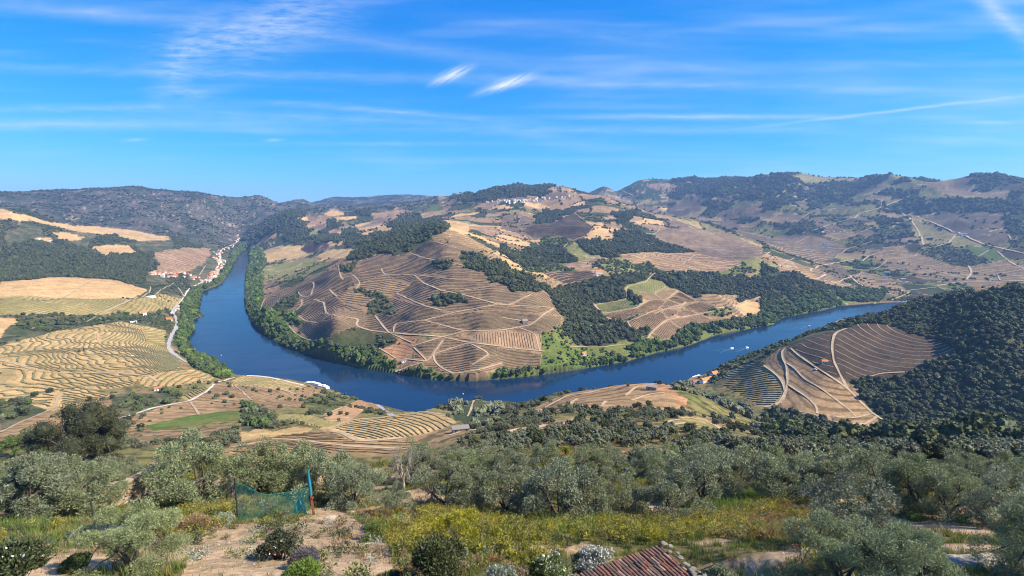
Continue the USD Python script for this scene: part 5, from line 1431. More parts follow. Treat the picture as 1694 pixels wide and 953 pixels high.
# keep the tracks and the car clear
keep &= LANE_TREE.query(pos[:, :2])[0] > 4.5
keep &= Y_ > np.where(X_ < 700, -1, np.where(X_ > 1200, -1, -1))
keep &= ~((X_ < 700) & (D < 150)) & ~((X_ < 1200) & (D < 84)) & ~((X_ > 480) & (X_ < 760) & (Y_ > 655) & (D < 420))
redk = cKDTree(NXY[(cover == code['red'])][:, :2]).query(pos[:, :2])[0] < 3
keep &= ~(redk & (np.random.default_rng(3).random(len(pos)) < 0.86))
pos, D = pos[keep], D[keep]
order = np.argsort(D)
pos, D = pos[order], D[order]
MIDLABEL = ['grey-green olive tree dotted over the terraces below the foreground grove', 'dark green bushy tree dotted among the olives below the foreground grove']
for p, d in zip(pos[:300], D[:300]):
    g_ = rngT.random() < 0.16
    s = rngT.uniform(0.65, 1.15)
    copy_of((GREENS if g_ else MIDS)[rngT.integers(2)], 'bushy_tree' if g_ else 'olive_tree', MIDLABEL[int(g_)], 'tree' if g_ else 'olive tree', p - [0, 0, 0.15], rngT.uniform(0, 6.28), (s, s, s * rngT.uniform(0.8, 1.15)), 'bushy trees on the middle slope' if g_ else 'olive trees on the middle slope')
rest = pos[300:]


def group_of_models(name, models, pos, scale, label, cat, rng):
    path = fresh('/World', name)
    _count[('/World', name)] -= 1
    protos = []
    for q, src in enumerate(models):
        x = UsdGeom.Xform.Define(stage, f'{path}/model_tree_{q:03d}')
        x.GetPrim().GetReferences().AddInternalReference(src)
        protos.append(str(x.GetPath()))
    return instancer(name, protos, pos, rng.integers(0, len(models), len(pos)), rng.uniform(0, 6.28, len(pos)), scale, label, cat)


if len(rest):
    group_of_models('olive_grove', MIDS + GREENS[:1], rest - [0, 0, 0.15], rngT.uniform(0.65, 1.2, len(rest)), 'farther olive and bush trees spread over the slope down to the river', 'olive grove', rngT)
print('slope trees', len(pos))

# lone cypress and the round bushes in the big vineyard
s = trimesh.creation.icosphere(3)
v = np.array(s.vertices)
v = v * (0.8 + 0.4 * noise(v * [3, 3, 5] + 2, 4))[:, None] * [0.9, 0.9, 3.6] + [0, 0, 3.7]
h, D = stand(139, 582)
c = thing('cypress_tree', 'small dark cypress standing alone in the straw-coloured vineyard', 'cypress', h)
put_mesh(c + '/crown', v, np.array(s.faces), LEAF['wood'], np.clip(noise(v * 2, 3), 0, 1))
put_mesh(c + '/trunk', *limb([[0, 0, -0.5], [0, 0, 0.8]], [0.2, 0.15]), BARK)
for i, (px, py, w) in enumerate([(58, 656, 11), (83, 650, 11), (185, 676, 9), (148, 664, 10), (131, 583, 5)]):
    tree_at(GREENS, 'round_bush', ['dark round bush on the bank at the left foot of the vineyard', 'dark round bush right of the other round one below the vineyard', 'dark round bush on the brown field near the red-roofed cottage', 'dark round bush between the vineyard and the brown field', 'tiny bush beside the lone cypress'][i], px, py, w, 4.6, cat='bush')

# ------------------------------------------------------------------ shrubs of the foreground
def shrub(name, label, px, py, wpx, hpx, n, size, leaf, cat='shrub', seed=0, **k):
    h, D = stand(px, py)
    fwd = h[1] * math.cos(PITCH) - (h[2] - EYE) * math.sin(PITCH)
    W, H = wpx * fwd / FOC, hpx * fwd / FOC
    p = thing(name, label, cat, h - [0, 0, 0.05], 0)
    bush_model(p, np.random.default_rng(900 + seed), H, W, n, size, leaf, **k)
    return p


shrub('broom_bush', 'dome-shaped pinkish-brown twiggy bush left of the teal net', 318, 885, 68, 42, 9000, 0.10, 'broom', seed=1, aspect=0.18, flowers='petal', fn=260, fsize=0.05)
shrub('grey_shrub', 'small silvery shrub at the left foot of the teal net', 370, 868, 36, 26, 2600, 0.09, 'silver', seed=2)
shrub('rockrose_bush', 'leafy green rockrose with white flowers at the bottom left corner', 18, 985, 120, 130, 7000, 0.12, 'bush', seed=3, flowers='white', fn=60, fsize=0.09)
shrub('rockrose_bush', 'green rockrose with a few white flowers on the bare earth', 462, 925, 70, 62, 5000, 0.11, 'bush', seed=4, flowers='white', fn=28, fsize=0.085)
shrub('lavender_bush', 'grey-violet lavender bush above the bright grass tuft', 505, 940, 62, 46, 5200, 0.10, 'lavender', seed=5, aspect=0.2)
shrub('tall_grass_tuft', 'thick bright green grass tuft at the bottom edge, left of centre', 502, 978, 78, 62, 5200, 0.30, 'bright', seed=6, aspect=0.10)
shrub('evergreen_shrub', 'large dark shrub with olive-yellow tips at the bottom, left of centre', 722, 990, 150, 128, 21000, 0.095, 'oak', seed=7)
shrub('evergreen_shrub', 'smaller dark shrub spilling over the bottom edge left of the large one', 640, 985, 60, 50, 5000, 0.09, 'oak', seed=8)
shrub('silvery_shrub', 'silvery shrub at the bottom between the dark shrub and the leafy one', 828, 985, 62, 70, 6500, 0.09, 'silver', seed=9)
shrub('fruit_shrub', 'fresh green and white leafy shrub left of the tiled roof', 908, 978, 66, 88, 6500, 0.12, 'bright', seed=10, flowers='white', fn=160, fsize=0.10)
shrub('white_blossom_bush', 'bush covered in white blossom leaning on the tiled roof', 986, 945, 66, 54, 2500, 0.10, 'silver', seed=11, flowers='white', fn=1000, fsize=0.08)
shrub('silvery_shrub', 'silvery shrub at the right corner of the tiled roof', 1195, 985, 90, 60, 7000, 0.10, 'olive', seed=12)
shrub('yellow_bush', 'mustard-yellow bush on the skyline of the right grove', 1648, 752, 34, 24, 2600, 0.3, 'mustard', seed=13)
shrub('yellow_bush', 'yellow-green bush beside the right edge above the olive crowns', 1676, 800, 46, 26, 2600, 0.28, 'mustard', seed=14)
shrub('weed_mound', 'broad mound of yellow-green weeds right of the bare earth', 770, 905, 150, 62, 15000, 0.13, 'mustard', seed=15, aspect=0.22, flowers='petal', fn=900, fsize=0.045)
shrub('green_herb_mound', 'low grey-green herb mound beside the bare earth', 620, 893, 60, 36, 5000, 0.11, 'grass', seed=16, aspect=0.25)
shrub('green_herb_mound', 'light green herb mound left of the lower left olive tree', 128, 945, 50, 36, 4500, 0.13, 'bright', seed=17, aspect=0.3)
shrub('yellow_bush', 'golden bush in the middle of the olive terraces', 936, 752, 22, 17, 1800, 0.3, 'mustard', seed=18)
shrub('dark_bush', 'dark cushion bush on the sandy clearing at right', 1488, 764, 16, 11, 1200, 0.35, 'wood', seed=19)

# ------------------------------------------------------------------ ground cover of the near slope
near_k = np.flatnonzero((RR > 13) & (RR < 80) & (np.abs(az_deg) < 49))
rngG = np.random.default_rng(21)


def tuft(path, rng, n, h, spread, w, leaf, head=None):
    v, s = [], []
    for i in range(n):
        a, r = rng.uniform(0, 6.28), spread * rng.random() ** 0.7
        b = np.array([math.cos(a) * r, math.sin(a) * r, -0.03])
        hh = h * rng.uniform(0.5, 1.15)
        tip = b + np.array([rng.normal() * 0.28 * hh, rng.normal() * 0.28 * hh, hh])
        c = rng.uniform(0, 6.28)
        sd = np.array([math.cos(c), math.sin(c), 0]) * w
        m = (b + tip) / 2 + [0, 0, hh * 0.08]
        v += [b - sd, b + sd, m + sd * 0.7, tip, m - sd * 0.7]
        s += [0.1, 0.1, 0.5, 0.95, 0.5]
    i = np.arange(n)[:, None] * 5
    f = np.vstack([i + [0, 1, 2], i + [0, 2, 4], i + [4, 2, 3]])
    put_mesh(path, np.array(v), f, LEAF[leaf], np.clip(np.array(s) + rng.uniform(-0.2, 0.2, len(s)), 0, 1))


def leafy(path, rng, h, W, n, size, leaf, flowers=0):
    c = np.column_stack([rng.normal(size=(7, 2)) * W * 0.25, rng.uniform(0.25, 0.7, 7) * h])
    v, f, s = clumps(rng, c, np.full(7, W * 0.25), n, size, 0.6, 0.35)
    put_mesh(path, v, f, LEAF[leaf], s)


def cover_plants(name, label, cat, keep, spacing, build, smin, smax, where=None):
    where = near_k if where is None else where
    k = where[keep[where]]
    pos, _ = scatter(k, spacing, rngG)
    D = np.hypot(pos[:, 0], pos[:, 1])
    path = fresh('/World', name)
    _count[('/World', name)] -= 1
    protos = []
    for q, fn in enumerate(build):
        fn(f'{path}/plant_{q:03d}')
        protos.append(f'{path}/plant_{q:03d}')
    sc = rngG.uniform(smin, smax, len(pos))
    instancer(name, protos, pos, rngG.integers(0, len(protos), len(pos)), rngG.uniform(0, 6.28, len(pos)), sc, label, cat)
    print(name, len(pos))


E1 = fbm(NXY / 5.5, 4, 31)
E2 = fbm(NXY / 3.1, 3, 41)
E3 = fbm(NXY / 7.0, 3, 43)
bare = ZONE['bare'] | ((E1 > 0.60) & ~ZONE['meadow'] & ~ZONE['lush'])
spot = rngG.random(NA * NR)
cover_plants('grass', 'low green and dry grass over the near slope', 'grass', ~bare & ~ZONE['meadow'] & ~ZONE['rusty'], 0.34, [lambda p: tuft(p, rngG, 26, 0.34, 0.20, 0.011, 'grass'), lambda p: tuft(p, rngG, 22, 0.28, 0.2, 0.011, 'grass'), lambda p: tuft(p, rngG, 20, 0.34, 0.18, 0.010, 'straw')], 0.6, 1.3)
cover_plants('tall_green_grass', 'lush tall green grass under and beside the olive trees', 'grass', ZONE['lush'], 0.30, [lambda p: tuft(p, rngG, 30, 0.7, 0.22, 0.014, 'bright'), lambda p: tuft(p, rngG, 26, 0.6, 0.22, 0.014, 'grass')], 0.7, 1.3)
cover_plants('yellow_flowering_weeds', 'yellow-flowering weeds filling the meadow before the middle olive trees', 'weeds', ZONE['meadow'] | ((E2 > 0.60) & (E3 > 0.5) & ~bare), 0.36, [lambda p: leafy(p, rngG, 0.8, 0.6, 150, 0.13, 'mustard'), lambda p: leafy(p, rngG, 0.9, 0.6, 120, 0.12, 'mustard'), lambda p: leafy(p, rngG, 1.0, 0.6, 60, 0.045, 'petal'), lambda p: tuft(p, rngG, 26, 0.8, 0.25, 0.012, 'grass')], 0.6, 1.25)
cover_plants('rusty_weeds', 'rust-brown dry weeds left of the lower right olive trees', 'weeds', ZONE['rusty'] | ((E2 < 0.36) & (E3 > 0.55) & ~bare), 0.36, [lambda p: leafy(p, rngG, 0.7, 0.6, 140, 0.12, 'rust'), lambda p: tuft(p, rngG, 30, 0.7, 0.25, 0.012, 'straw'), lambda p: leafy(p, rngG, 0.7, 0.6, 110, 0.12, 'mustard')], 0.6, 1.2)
cover_plants('low_herbs', 'low leafy herbs scattered between grass and bare earth', 'herbs', (E3 > 0.50) & ~ZONE['meadow'], 1.1, [lambda p: leafy(p, rngG, 0.45, 0.7, 170, 0.12, 'bush'), lambda p: leafy(p, rngG, 0.4, 0.7, 150, 0.11, 'grass'), lambda p: leafy(p, rngG, 0.4, 0.6, 130, 0.10, 'silver'), lambda p: leafy(p, rngG, 0.5, 0.7, 160, 0.10, 'broom')], 0.5, 1.4)
cover_plants('dry_stubble', 'sparse dry stubble on the bare earth', 'grass', bare & (spot > 0.35), 0.55, [lambda p: tuft(p, rngG, 10, 0.16, 0.2, 0.010, 'straw'), lambda p: tuft(p, rngG, 8, 0.14, 0.2, 0.010, 'grass')], 0.6, 1.2)
ROCK = flat_mat('pale_rock', (0.33, 0.28, 0.21), 0.9, 0.35, 3.0, 0.2, bump=0.6)


def stone_mesh(rng, size, flatn=0.6, sub=1):
    s = trimesh.creation.icosphere(sub)
    v = np.array(s.vertices)
    v = np.sign(v) * np.abs(v) ** 0.8
    v = v * (0.7 + 0.6 * noise(v * 1.3 + rng.uniform(0, 50, 3), 2))[:, None] * np.asarray(size) / 2 * [1, 1, flatn]
    return v, np.array(s.faces)


cover_plants('loose_stones', 'small loose stones lying on the bare earth', 'stones', bare & (spot > 0.45), 0.9, [lambda p: put_mesh(p, *stone_mesh(rngG, 0.22), ROCK), lambda p: put_mesh(p, *stone_mesh(rngG, 0.3), ROCK)], 0.15, 0.6)

mid_k = np.flatnonzero((RR > 70) & (RR < 260) & SEEN & (owner < 0) & (WOOD_OF < 0) & (np.abs(az_deg) < 47))
mid_k = mid_k[LANE_TREE.query(NXY[mid_k][:, :2])[0] > 2.5]
cover_plants('slope_weeds', 'low weeds and dry tufts over the slope below the front row of olive trees', 'weeds', fbm(NXY / 9.0, 3, 71) > 0.43, 1.15, [lambda p: leafy(p, rngG, 0.45, 0.9, 130, 0.17, 'bush'), lambda p: leafy(p, rngG, 0.4, 0.9, 110, 0.17, 'mustard'), lambda p: tuft(p, rngG, 26, 0.4, 0.5, 0.022, 'straw'), lambda p: tuft(p, rngG, 26, 0.4, 0.5, 0.022, 'grass'), lambda p: leafy(p, rngG, 0.4, 0.8, 110, 0.16, 'broom')], 0.6, 1.6, mid_k)


# ------------------------------------------------------------------ built things
def boxm(x0, x1, y0, y1, z0, z1):
    return trimesh.creation.box(bounds=[[x0, y0, z0], [x1, y1, z1]])


def bent_box(rng, sx, sy, sz, jit=0.12):
    b = trimesh.creation.box((sx, sy, sz))
    b.vertices = b.vertices + rng.uniform(-jit, jit, b.vertices.shape) * [sx, sy, sz]
    return b


WHITEWASH = flat_mat('whitewash', (0.74, 0.71, 0.65), 0.9, 0.08, 0.8, 0.2)
OCHREWALL = flat_mat('ochre_wall', (0.50, 0.40, 0.28), 0.9, 0.12, 0.8, 0.2)
STONEWALL = flat_mat('stone_wall', (0.24, 0.20, 0.155), 0.95, 0.35, 1.6, 0.15, bump=0.5)
TERRACOTTA = flat_mat('terracotta', (0.44, 0.165, 0.085), 0.85, 0.22, 0.9, 0.2, rand=0.2)
ORANGE = flat_mat('orange_tiles', (0.56, 0.21, 0.085), 0.85, 0.18, 0.9, 0.2)
GREYROOF = flat_mat('grey_roof', (0.23, 0.205, 0.175), 0.9, 0.15, 0.8, 0.1)
BLUEROOF = flat_mat('slate_blue_roof', (0.185, 0.19, 0.20), 0.85, 0.15, 0.8, 0.15)
PANE = flat_mat('dark_pane', (0.025, 0.03, 0.035), 0.12, 0.2, 2.0, 0.6)
DOOR = flat_mat('door_wood', (0.13, 0.075, 0.045), 0.7, 0.25, 3.0, 0.3)
WHITEPAINT = flat_mat('white_paint', (0.78, 0.76, 0.71), 0.5, 0.04, 1.0, 0.5)
METAL = flat_mat('dull_metal', (0.35, 0.36, 0.37), 0.45, 0.15, 2.0, 0.5, metallic=0.6)
RUBBER = flat_mat('black_rubber', (0.02, 0.02, 0.021), 0.75, 0.2, 4.0, 0.3)


def house_parts(root, L, W, H, wall, roofm, pitch=0.42, floors=1, flat=False, chimney=True):
    """L along x, W along y, eaves at H."""
    part(root, 'wall', boxm(-L / 2, L / 2, -W / 2, W / 2, -2.5, H), wall)
    o = 0.35
    if flat:
        part(root, 'roof', boxm(-L / 2 - o, L / 2 + o, -W / 2 - o, W / 2 + o, H + 0.01, H + 0.35), roofm)
        top = H + 0.35
    else:
        r = W * pitch
        tri = Polygon([(-W / 2 - o, 0), (W / 2 + o, 0), (0, r + 0.2), (0, r + 0.2)])
        m = trimesh.creation.extrude_polygon(tri, L + 2 * o, engine='earcut')
        M = np.eye(4)
        M[:3, :3] = np.array([[0, 0, 1], [1, 0, 0], [0, 1, 0]])
        m.apply_transform(M)
        m.apply_translation([-L / 2 - o, 0, H + 0.01])
        part(root, 'roof', m, roofm)
        top = H + r
    if chimney:
        part(root, 'chimney', boxm(L * 0.24, L * 0.24 + 0.7, -0.35, 0.35, H + 0.3, top + 0.9), wall)
    n = max(2, int(L / 3.2))
    for fl in range(floors):
        z = 1.0 + fl * 2.8
        for side in (-1, 1):
            for i in range(n):
                x = -L / 2 + (i + 0.5) * L / n
                y = side * (W / 2 + 0.03)
                if fl == 0 and i == n // 2:
                    part(root, 'door', boxm(x - 0.5, x + 0.5, y - 0.04, y + 0.04, 0, 2.1), DOOR)
                else:
                    part(root, 'window', boxm(x - 0.5, x + 0.5, y - 0.03, y + 0.03, z, z + 1.3), PANE)


def place(px, py, ang=0.0, name='house', label='', cat='house', group=None, dz=0.0):
    """A thing with its foot under photo pixel (px, py); ang in degrees from the picture plane."""
    h, D = stand(px, py)
    h = h.copy()
    h[2] = max(h[2], 1.2) + dz
    return thing(name, label, cat, h, math.radians(ang) - math.atan2(h[0], h[1]), group), h, D


rngH = np.random.default_rng(404)
HOUSES = []
for q, (L, W, H, wl, rf, fl) in enumerate([(11, 8, 5.6, WHITEWASH, TERRACOTTA, 2), (9, 7, 3.2, WHITEWASH, ORANGE, 1), (14, 9, 6.0, OCHREWALL, TERRACOTTA, 2), (16, 8, 3.6, WHITEWASH, TERRACOTTA, 1), (12, 9, 6.5, WHITEWASH, OCHREWALL, 2)]):
    r = class_root(f'house_model_{"abcde"[q]}')
    house_parts(r, L, W, H, wl, rf, floors=fl)
    HOUSES.append(r)


def houses_at(spots, label, group, scale=1.15, white=0.25):
    for px, py in spots:
        h, D = stand(px, py)
        if not np.isfinite(h[0]):
            continue
        s = scale * rngH.uniform(0.8, 1.15)
        copy_of(HOUSES[4 if rngH.random() < white else rngH.integers(4)], 'house', label, 'house', [h[0], h[1], max(h[2], 2.0)], rngH.uniform(0, PI), s, group)


def along(crop, pts, n, jx, jy):
    ln = LineString(px_of(crop, pts))
    return [(ln.interpolate(t, normalized=True).x + rngH.uniform(-jx, jx), ln.interpolate(t, normalized=True).y + rngH.uniform(-jy, jy)) for t in (np.arange(n) + rngH.uniform(0.2, 0.8, n)) / n]


houses_at(along('A', [(1425, 520), (1415, 570), (1450, 610), (1435, 655), (1400, 690), (1345, 735)], 62, 8, 3.5), 'pale tiled-roof house packed along the riverside village road', 'houses of the riverside village')
houses_at(along('A', [(980, 695), (1110, 690), (1220, 700), (1320, 715)], 22, 3, 4), 'pale tiled-roof house in the part of the village back from the river', 'houses on the inland side of the village')
houses_at(along('A', [(1440, 530), (1530, 505), (1545, 470), (1560, 430)], 12, 3, 1), 'tiny pale house strung along the road upriver of the village', 'houses upriver of the village')
houses_at(along('C', [(0, 215), (90, 213), (180, 215), (250, 195), (300, 180)], 40, 8, 3.0), 'tiny white house of the hilltop village', 'houses of the hilltop village', 1.15, 0.8)
houses_at(along('B', [(1570, 215), (1694, 210)], 9, 3, 2), 'tiny white house at the left end of the hilltop village', 'houses left of the hilltop village', 1.1, 0.8)
houses_at(along('C', [(330, 190), (480, 180)], 7, 4, 2), 'tiny house on the ridge right of the hilltop village', 'houses right of the hilltop village', 1.1, 0.8)
houses_at(along('D', [(370, 412), (500, 410)], 7, 2, 1.5), 'tiny farm building of the hamlet high in the right side valley', 'farm hamlet in the right side valley', 1.1)

for px, py, ang, L, W, H, wl, rf, fl, flat, label in [
    (236, 521, 25, 15, 9, 5.5, WHITEWASH, TERRACOTTA, 2, False, 'white house with a red roof among dark trees above the river road'),
    (221, 534, 5, 12, 6, 3.2, WHITEWASH, WHITEPAINT, 1, True, 'low flat white house in front of the red-roofed house at left'),
    (279, 530, -25, 15, 10, 3.4, OCHREWALL, ORANGE, 1, False, 'orange-roofed house tucked in the bend of the river road'),
    (294, 511, 20, 7, 6, 3, WHITEWASH, TERRACOTTA, 1, False, 'small red-roofed house beside the river road and the water'),
    (262, 646, 10, 9, 5, 2.8, WHITEWASH, TERRACOTTA, 1, False, 'small red-roofed cottage among bushes below the vineyards at left'),
    (249, 492, 12, 24, 9, 4, WHITEWASH, WHITEPAINT, 1, True, 'long white warehouse at the fork of two pale tracks'),
    (284, 459, 8, 30, 9, 5, WHITEWASH, TERRACOTTA, 1, False, 'long white building at the inland edge of the village'),
    (990, 452, 20, 22, 10, 6, WHITEWASH, ORANGE, 2, False, 'orange-roofed farmhouse, upper of the pair, in the middle of the valley'),
    (987, 460, 70, 18, 10, 6, OCHREWALL, ORANGE, 2, False, 'orange-roofed farmhouse, lower of the pair, in the middle of the valley'),
    (966, 587, 25, 9, 6, 4.4, WHITEWASH, ORANGE, 1, False, 'small white house with an orange roof in the green orchard by the river'),
    (1199, 520, 0, 8, 6, 3, OCHREWALL, ORANGE, 1, False, 'tiny orange-roofed house in the green patch right of the lane-cut block'),
    (669, 598, 5, 11, 6, 3.2, WHITEWASH, GREYROOF, 1, True, 'grey flat-roofed shed on the red earth at the foot of the central hill'),
    (868, 533, 20, 12, 10, 3, STONEWALL, GREYROOF, 1, False, 'dark stone hut at the crossing of tracks on the central hill'),
    (762, 714, 8, 11, 6, 2.9, STONEWALL, GREYROOF, 1, True, 'low grey flat-roofed farm building right of the fan vineyard'),
    (1078, 645, -8, 9, 6, 3.4, STONEWALL, BLUEROOF, 1, True, 'blue-grey roofed hut on the crest of the reddish knoll'),
    (1364, 600, 15, 8, 5, 2.6, OCHREWALL, ORANGE, 1, False, 'small orange-roofed shed in the dark terraced vineyard'),
    (1168, 631, 52, 26, 9, 4.2, WHITEWASH, ORANGE, 1, False, 'long red-roofed winery building on the near river bank'),
    (1181, 621, 52, 14, 9, 4.6, WHITEWASH, ORANGE, 1, False, 'shorter red-roofed winery building, upstream end of the row'),
    (1150, 634, 30, 9, 6, 3, WHITEWASH, TERRACOTTA, 1, False, 'small house by the big tree left of the winery'),
    (1467, 452, 10, 20, 10, 6, WHITEWASH, TERRACOTTA, 2, False, 'white farmhouse, upper of two, in the mouth of the right side valley'),
    (1463, 460, 0, 26, 9, 4, WHITEWASH, GREYROOF, 1, False, 'long grey-roofed farm building below the white farmhouse at right'),
    (1494, 462, 5, 16, 8, 4, WHITEWASH, WHITEPAINT, 1, True, 'small white flat building right of the farmhouses'),
    (1368, 405, 0, 30, 12, 6, WHITEWASH, BLUEROOF, 1, False, 'pale blue-roofed building on the terraces of the right mountains'),
    (1593, 388, 0, 34, 14, 7, WHITEWASH, WHITEPAINT, 1, True, 'bright white building on the crest of the right ridge'),
    (1577, 386, 0, 22, 12, 6, OCHREWALL, TERRACOTTA, 1, False, 'brownish house left of the white building on the right ridge'),
    (1212, 458, 5, 20, 9, 4, OCHREWALL, TERRACOTTA, 1, False, 'red-roofed sheds at the edge of the green patch above the right wood'),
    (734, 335, 0, 34, 14, 7, WHITEWASH, WHITEPAINT, 1, True, 'long white building on the far ridge left of the hilltop village'),
    (65, 396, 0, 16, 9, 5, WHITEWASH, TERRACOTTA, 1, False, 'small white house alone on the far left slope'),
    (84, 399, 0, 14, 9, 5, WHITEWASH, TERRACOTTA, 1, False, 'white house beside the tan field on the far left slope'),
]:
    root, h, D = place(px, py, ang, 'winery' if 'winery' in label[:34] else 'house' if 'house' in label else 'farm_building', label, 'building' if 'house' not in label else 'house')
    house_parts(root, L, W, H, wl, rf, floors=fl, flat=flat, chimney=('house' in label and not flat))

root, h, D = place(217, 590, 35, 'panel_shelter', 'blank white panel lying in the straw vineyard', 'panel')
part(root, 'sheet', bent_box(rngH, 7, 4.5, 0.3, 0.02).apply_translation([0, 0, 0.9]), WHITEPAINT)
for sx in (-3, 3):
    part(root, 'leg', boxm(sx - 0.15, sx + 0.15, -0.15, 0.15, -1, 0.72), METAL)

# jetty and yard of the winery
h = on_level(np.array([1152.0]), np.array([622.0]), 0.4)[0]
j = thing('jetty', 'pale floating jetty on the water in front of the winery', 'jetty', h, math.radians(35))
part(j, 'deck', boxm(-11, 11, -2.2, 2.2, 0, 0.35), WHITEPAINT)
for x in (-8, 0, 8):
    part(j, 'float', boxm(x - 2, x + 2, -1.7, 1.7, -0.7, -0.01), METAL)
    part(j, 'mooring_post', trimesh.creation.cylinder(0.18, 3.4, sections=8).apply_translation([x, 2.45, 0.9]), METAL)


def hull(L, W, H, n=14, bow=0.35):
    """A boat hull with a pointed bow, x forward."""
    xs = np.linspace(-L / 2, L / 2, n)
    t = np.clip((xs - (L / 2 - bow * L)) / (bow * L), 0, 1)
    w = W / 2 * (1 - t ** 2) + 0.02
    w[0] *= 0.86
    keel = -H * 0.35 + H * 0.5 * t ** 3
    deck = H * (0.65 + 0.3 * t ** 2)
    rows = np.stack([np.column_stack([xs, -w, deck]), np.column_stack([xs, -w * 0.75, keel]), np.column_stack([xs, w * 0.75, keel]), np.column_stack([xs, w, deck])], 1)
    v = rows.reshape(-1, 3)
    i = np.arange(n - 1)[:, None] * 4
    f = np.vstack([np.column_stack([i + a, i + 4 + a, i + 4 + (a + 1) % 4, i + (a + 1) % 4]) for a in range(4)] + [[[0, 1, 2, 3]], [[(n - 1) * 4 + 3, (n - 1) * 4 + 2, (n - 1) * 4 + 1, (n - 1) * 4]]])
    return v, f


FOAM = flat_mat('foam', (0.15, 0.21, 0.27), 0.7, 0.25, 0.15, 0.3)
for px, py, L, ang, label in [(1211, 577, 13, 28, 'white motor boat leading on the right river arm'), (1236, 576, 12, 28, 'white motor boat following behind, nearer the near bank'), (1339, 540, 11, 24, 'small dark-hulled boat far up the right river arm')]:
    h = on_level(np.array([float(px)]), np.array([float(py)]), 0.0)[0]
    a = math.radians(ang)
    b = thing('motor_boat', label, 'boat', h, a)
    part(b, 'hull', hull(L, L * 0.3, 2.2), WHITEPAINT if 'white' in label else BLUEROOF)
    part(b, 'cabin', bent_box(rngH, L * 0.36, L * 0.2, 1.5, 0.04).apply_translation([-L * 0.02, 0, 2.15]), WHITEPAINT)
    part(b, 'window_band', boxm(-L * 0.19, L * 0.175, -L * 0.103, L * 0.103, 2.1, 2.6), PANE)
    part(b, 'canopy', boxm(-L * 0.36, L * 0.1, -L * 0.12, L * 0.12, 3.1, 3.25), WHITEPAINT)
    for s_ in (-1, 1):
        part(b, 'canopy_post', boxm(-L * 0.33, -L * 0.31, s_ * L * 0.1 - 0.06, s_ * L * 0.1 + 0.06, 1.4, 3.09), METAL)
    # wake, spreading astern
    back = -np.array([math.cos(a), math.sin(a)])
    sd = np.array([-back[1], back[0]])
    V, F = [], []
    for arm in (-1, 1):
        o_ = len(V)
        for i in range(14):
            t_ = i / 13
            c_ = h[:2] + back * (L * 0.45 + t_ * 46) + sd * arm * (1.0 + t_ * 8)
            wd = (0.35 + 0.35 * t_) * (1 - 0.65 * t_) * (0.7 + 0.6 * rngH.random())
            V += [[*(c_ - sd * wd), 0.03], [*(c_ + sd * wd), 0.03]]
        F += [[o_ + 2 * i, o_ + 2 * i + 1, o_ + 2 * i + 3, o_ + 2 * i + 2] for i in range(13)]
    tag(part('/World', 'wake', (np.array(V), np.array(F)), FOAM), 'pale wake behind the ' + label, kind='structure')

p0, p1 = on_level(np.array([506.0, 546.0]), np.array([633.5, 644.0]), 0.0)
c0 = (p0 + p1) / 2
Ls = np.hypot(*(p1 - p0)[:2])
ship = thing('river_ship', 'long white river cruise ship moored at the near bank', 'ship', c0, math.atan2((p1 - p0)[1], (p1 - p0)[0]))
part(ship, 'hull', hull(Ls, 8.0, 1.9, bow=0.14), WHITEPAINT)
for q, (l, w_, z) in enumerate([(0.84, 7.2, 1.25)]):
    part(ship, 'deck_house', boxm(-Ls * l / 2 - 1, Ls * l / 2 - 1, -w_ / 2, w_ / 2, z, z + 2.2), WHITEPAINT)
    for sd_ in (-1, 1):
        for i in range(14):
            x = -Ls * l / 2 + (i + 0.5) * Ls * l / 14 - 1
            part(ship, 'cabin_window', boxm(x - 0.95, x + 0.95, sd_ * (w_ / 2 + 0.02) - 0.03, sd_ * (w_ / 2 + 0.02) + 0.03, z + 0.6, z + 1.6), PANE)
part(ship, 'sun_deck', boxm(-Ls * 0.42, Ls * 0.36, -3.9, 3.9, 3.46, 3.62), WHITEPAINT)
part(ship, 'wheelhouse', bent_box(rngH, 4.5, 4.6, 2.0, 0.03).apply_translation([Ls * 0.27, 0, 4.63]), WHITEPAINT)
part(ship, 'awning', boxm(-Ls * 0.25, Ls * 0.1, -3.2, 3.2, 5.4, 5.52), WHITEPAINT)
for x in (-0.24, -0.07, 0.09):
    for sd_ in (-1, 1):
        part(ship, 'awning_post', boxm(Ls * x - 0.08, Ls * x + 0.08, sd_ * 3 - 0.08, sd_ * 3 + 0.08, 3.63, 5.39), METAL)
for px, py in ((766, 652), (366, 588)):
    h = on_level(np.array([float(px)]), np.array([float(py)]), 0.0)[0]
    b = thing('buoy', 'small white buoy on the dark water before the near bank' if px > 500 else 'small white buoy in the left river arm', 'buoy', h)
    part(b, 'float', trimesh.creation.icosphere(2, 1.0).apply_scale([1, 1, 0.8]).apply_translation([0, 0, 0.3]), WHITEPAINT)
    part(b, 'mast', trimesh.creation.cylinder(0.08, 1.4, sections=8).apply_translation([0, 0, 1.6]), METAL)


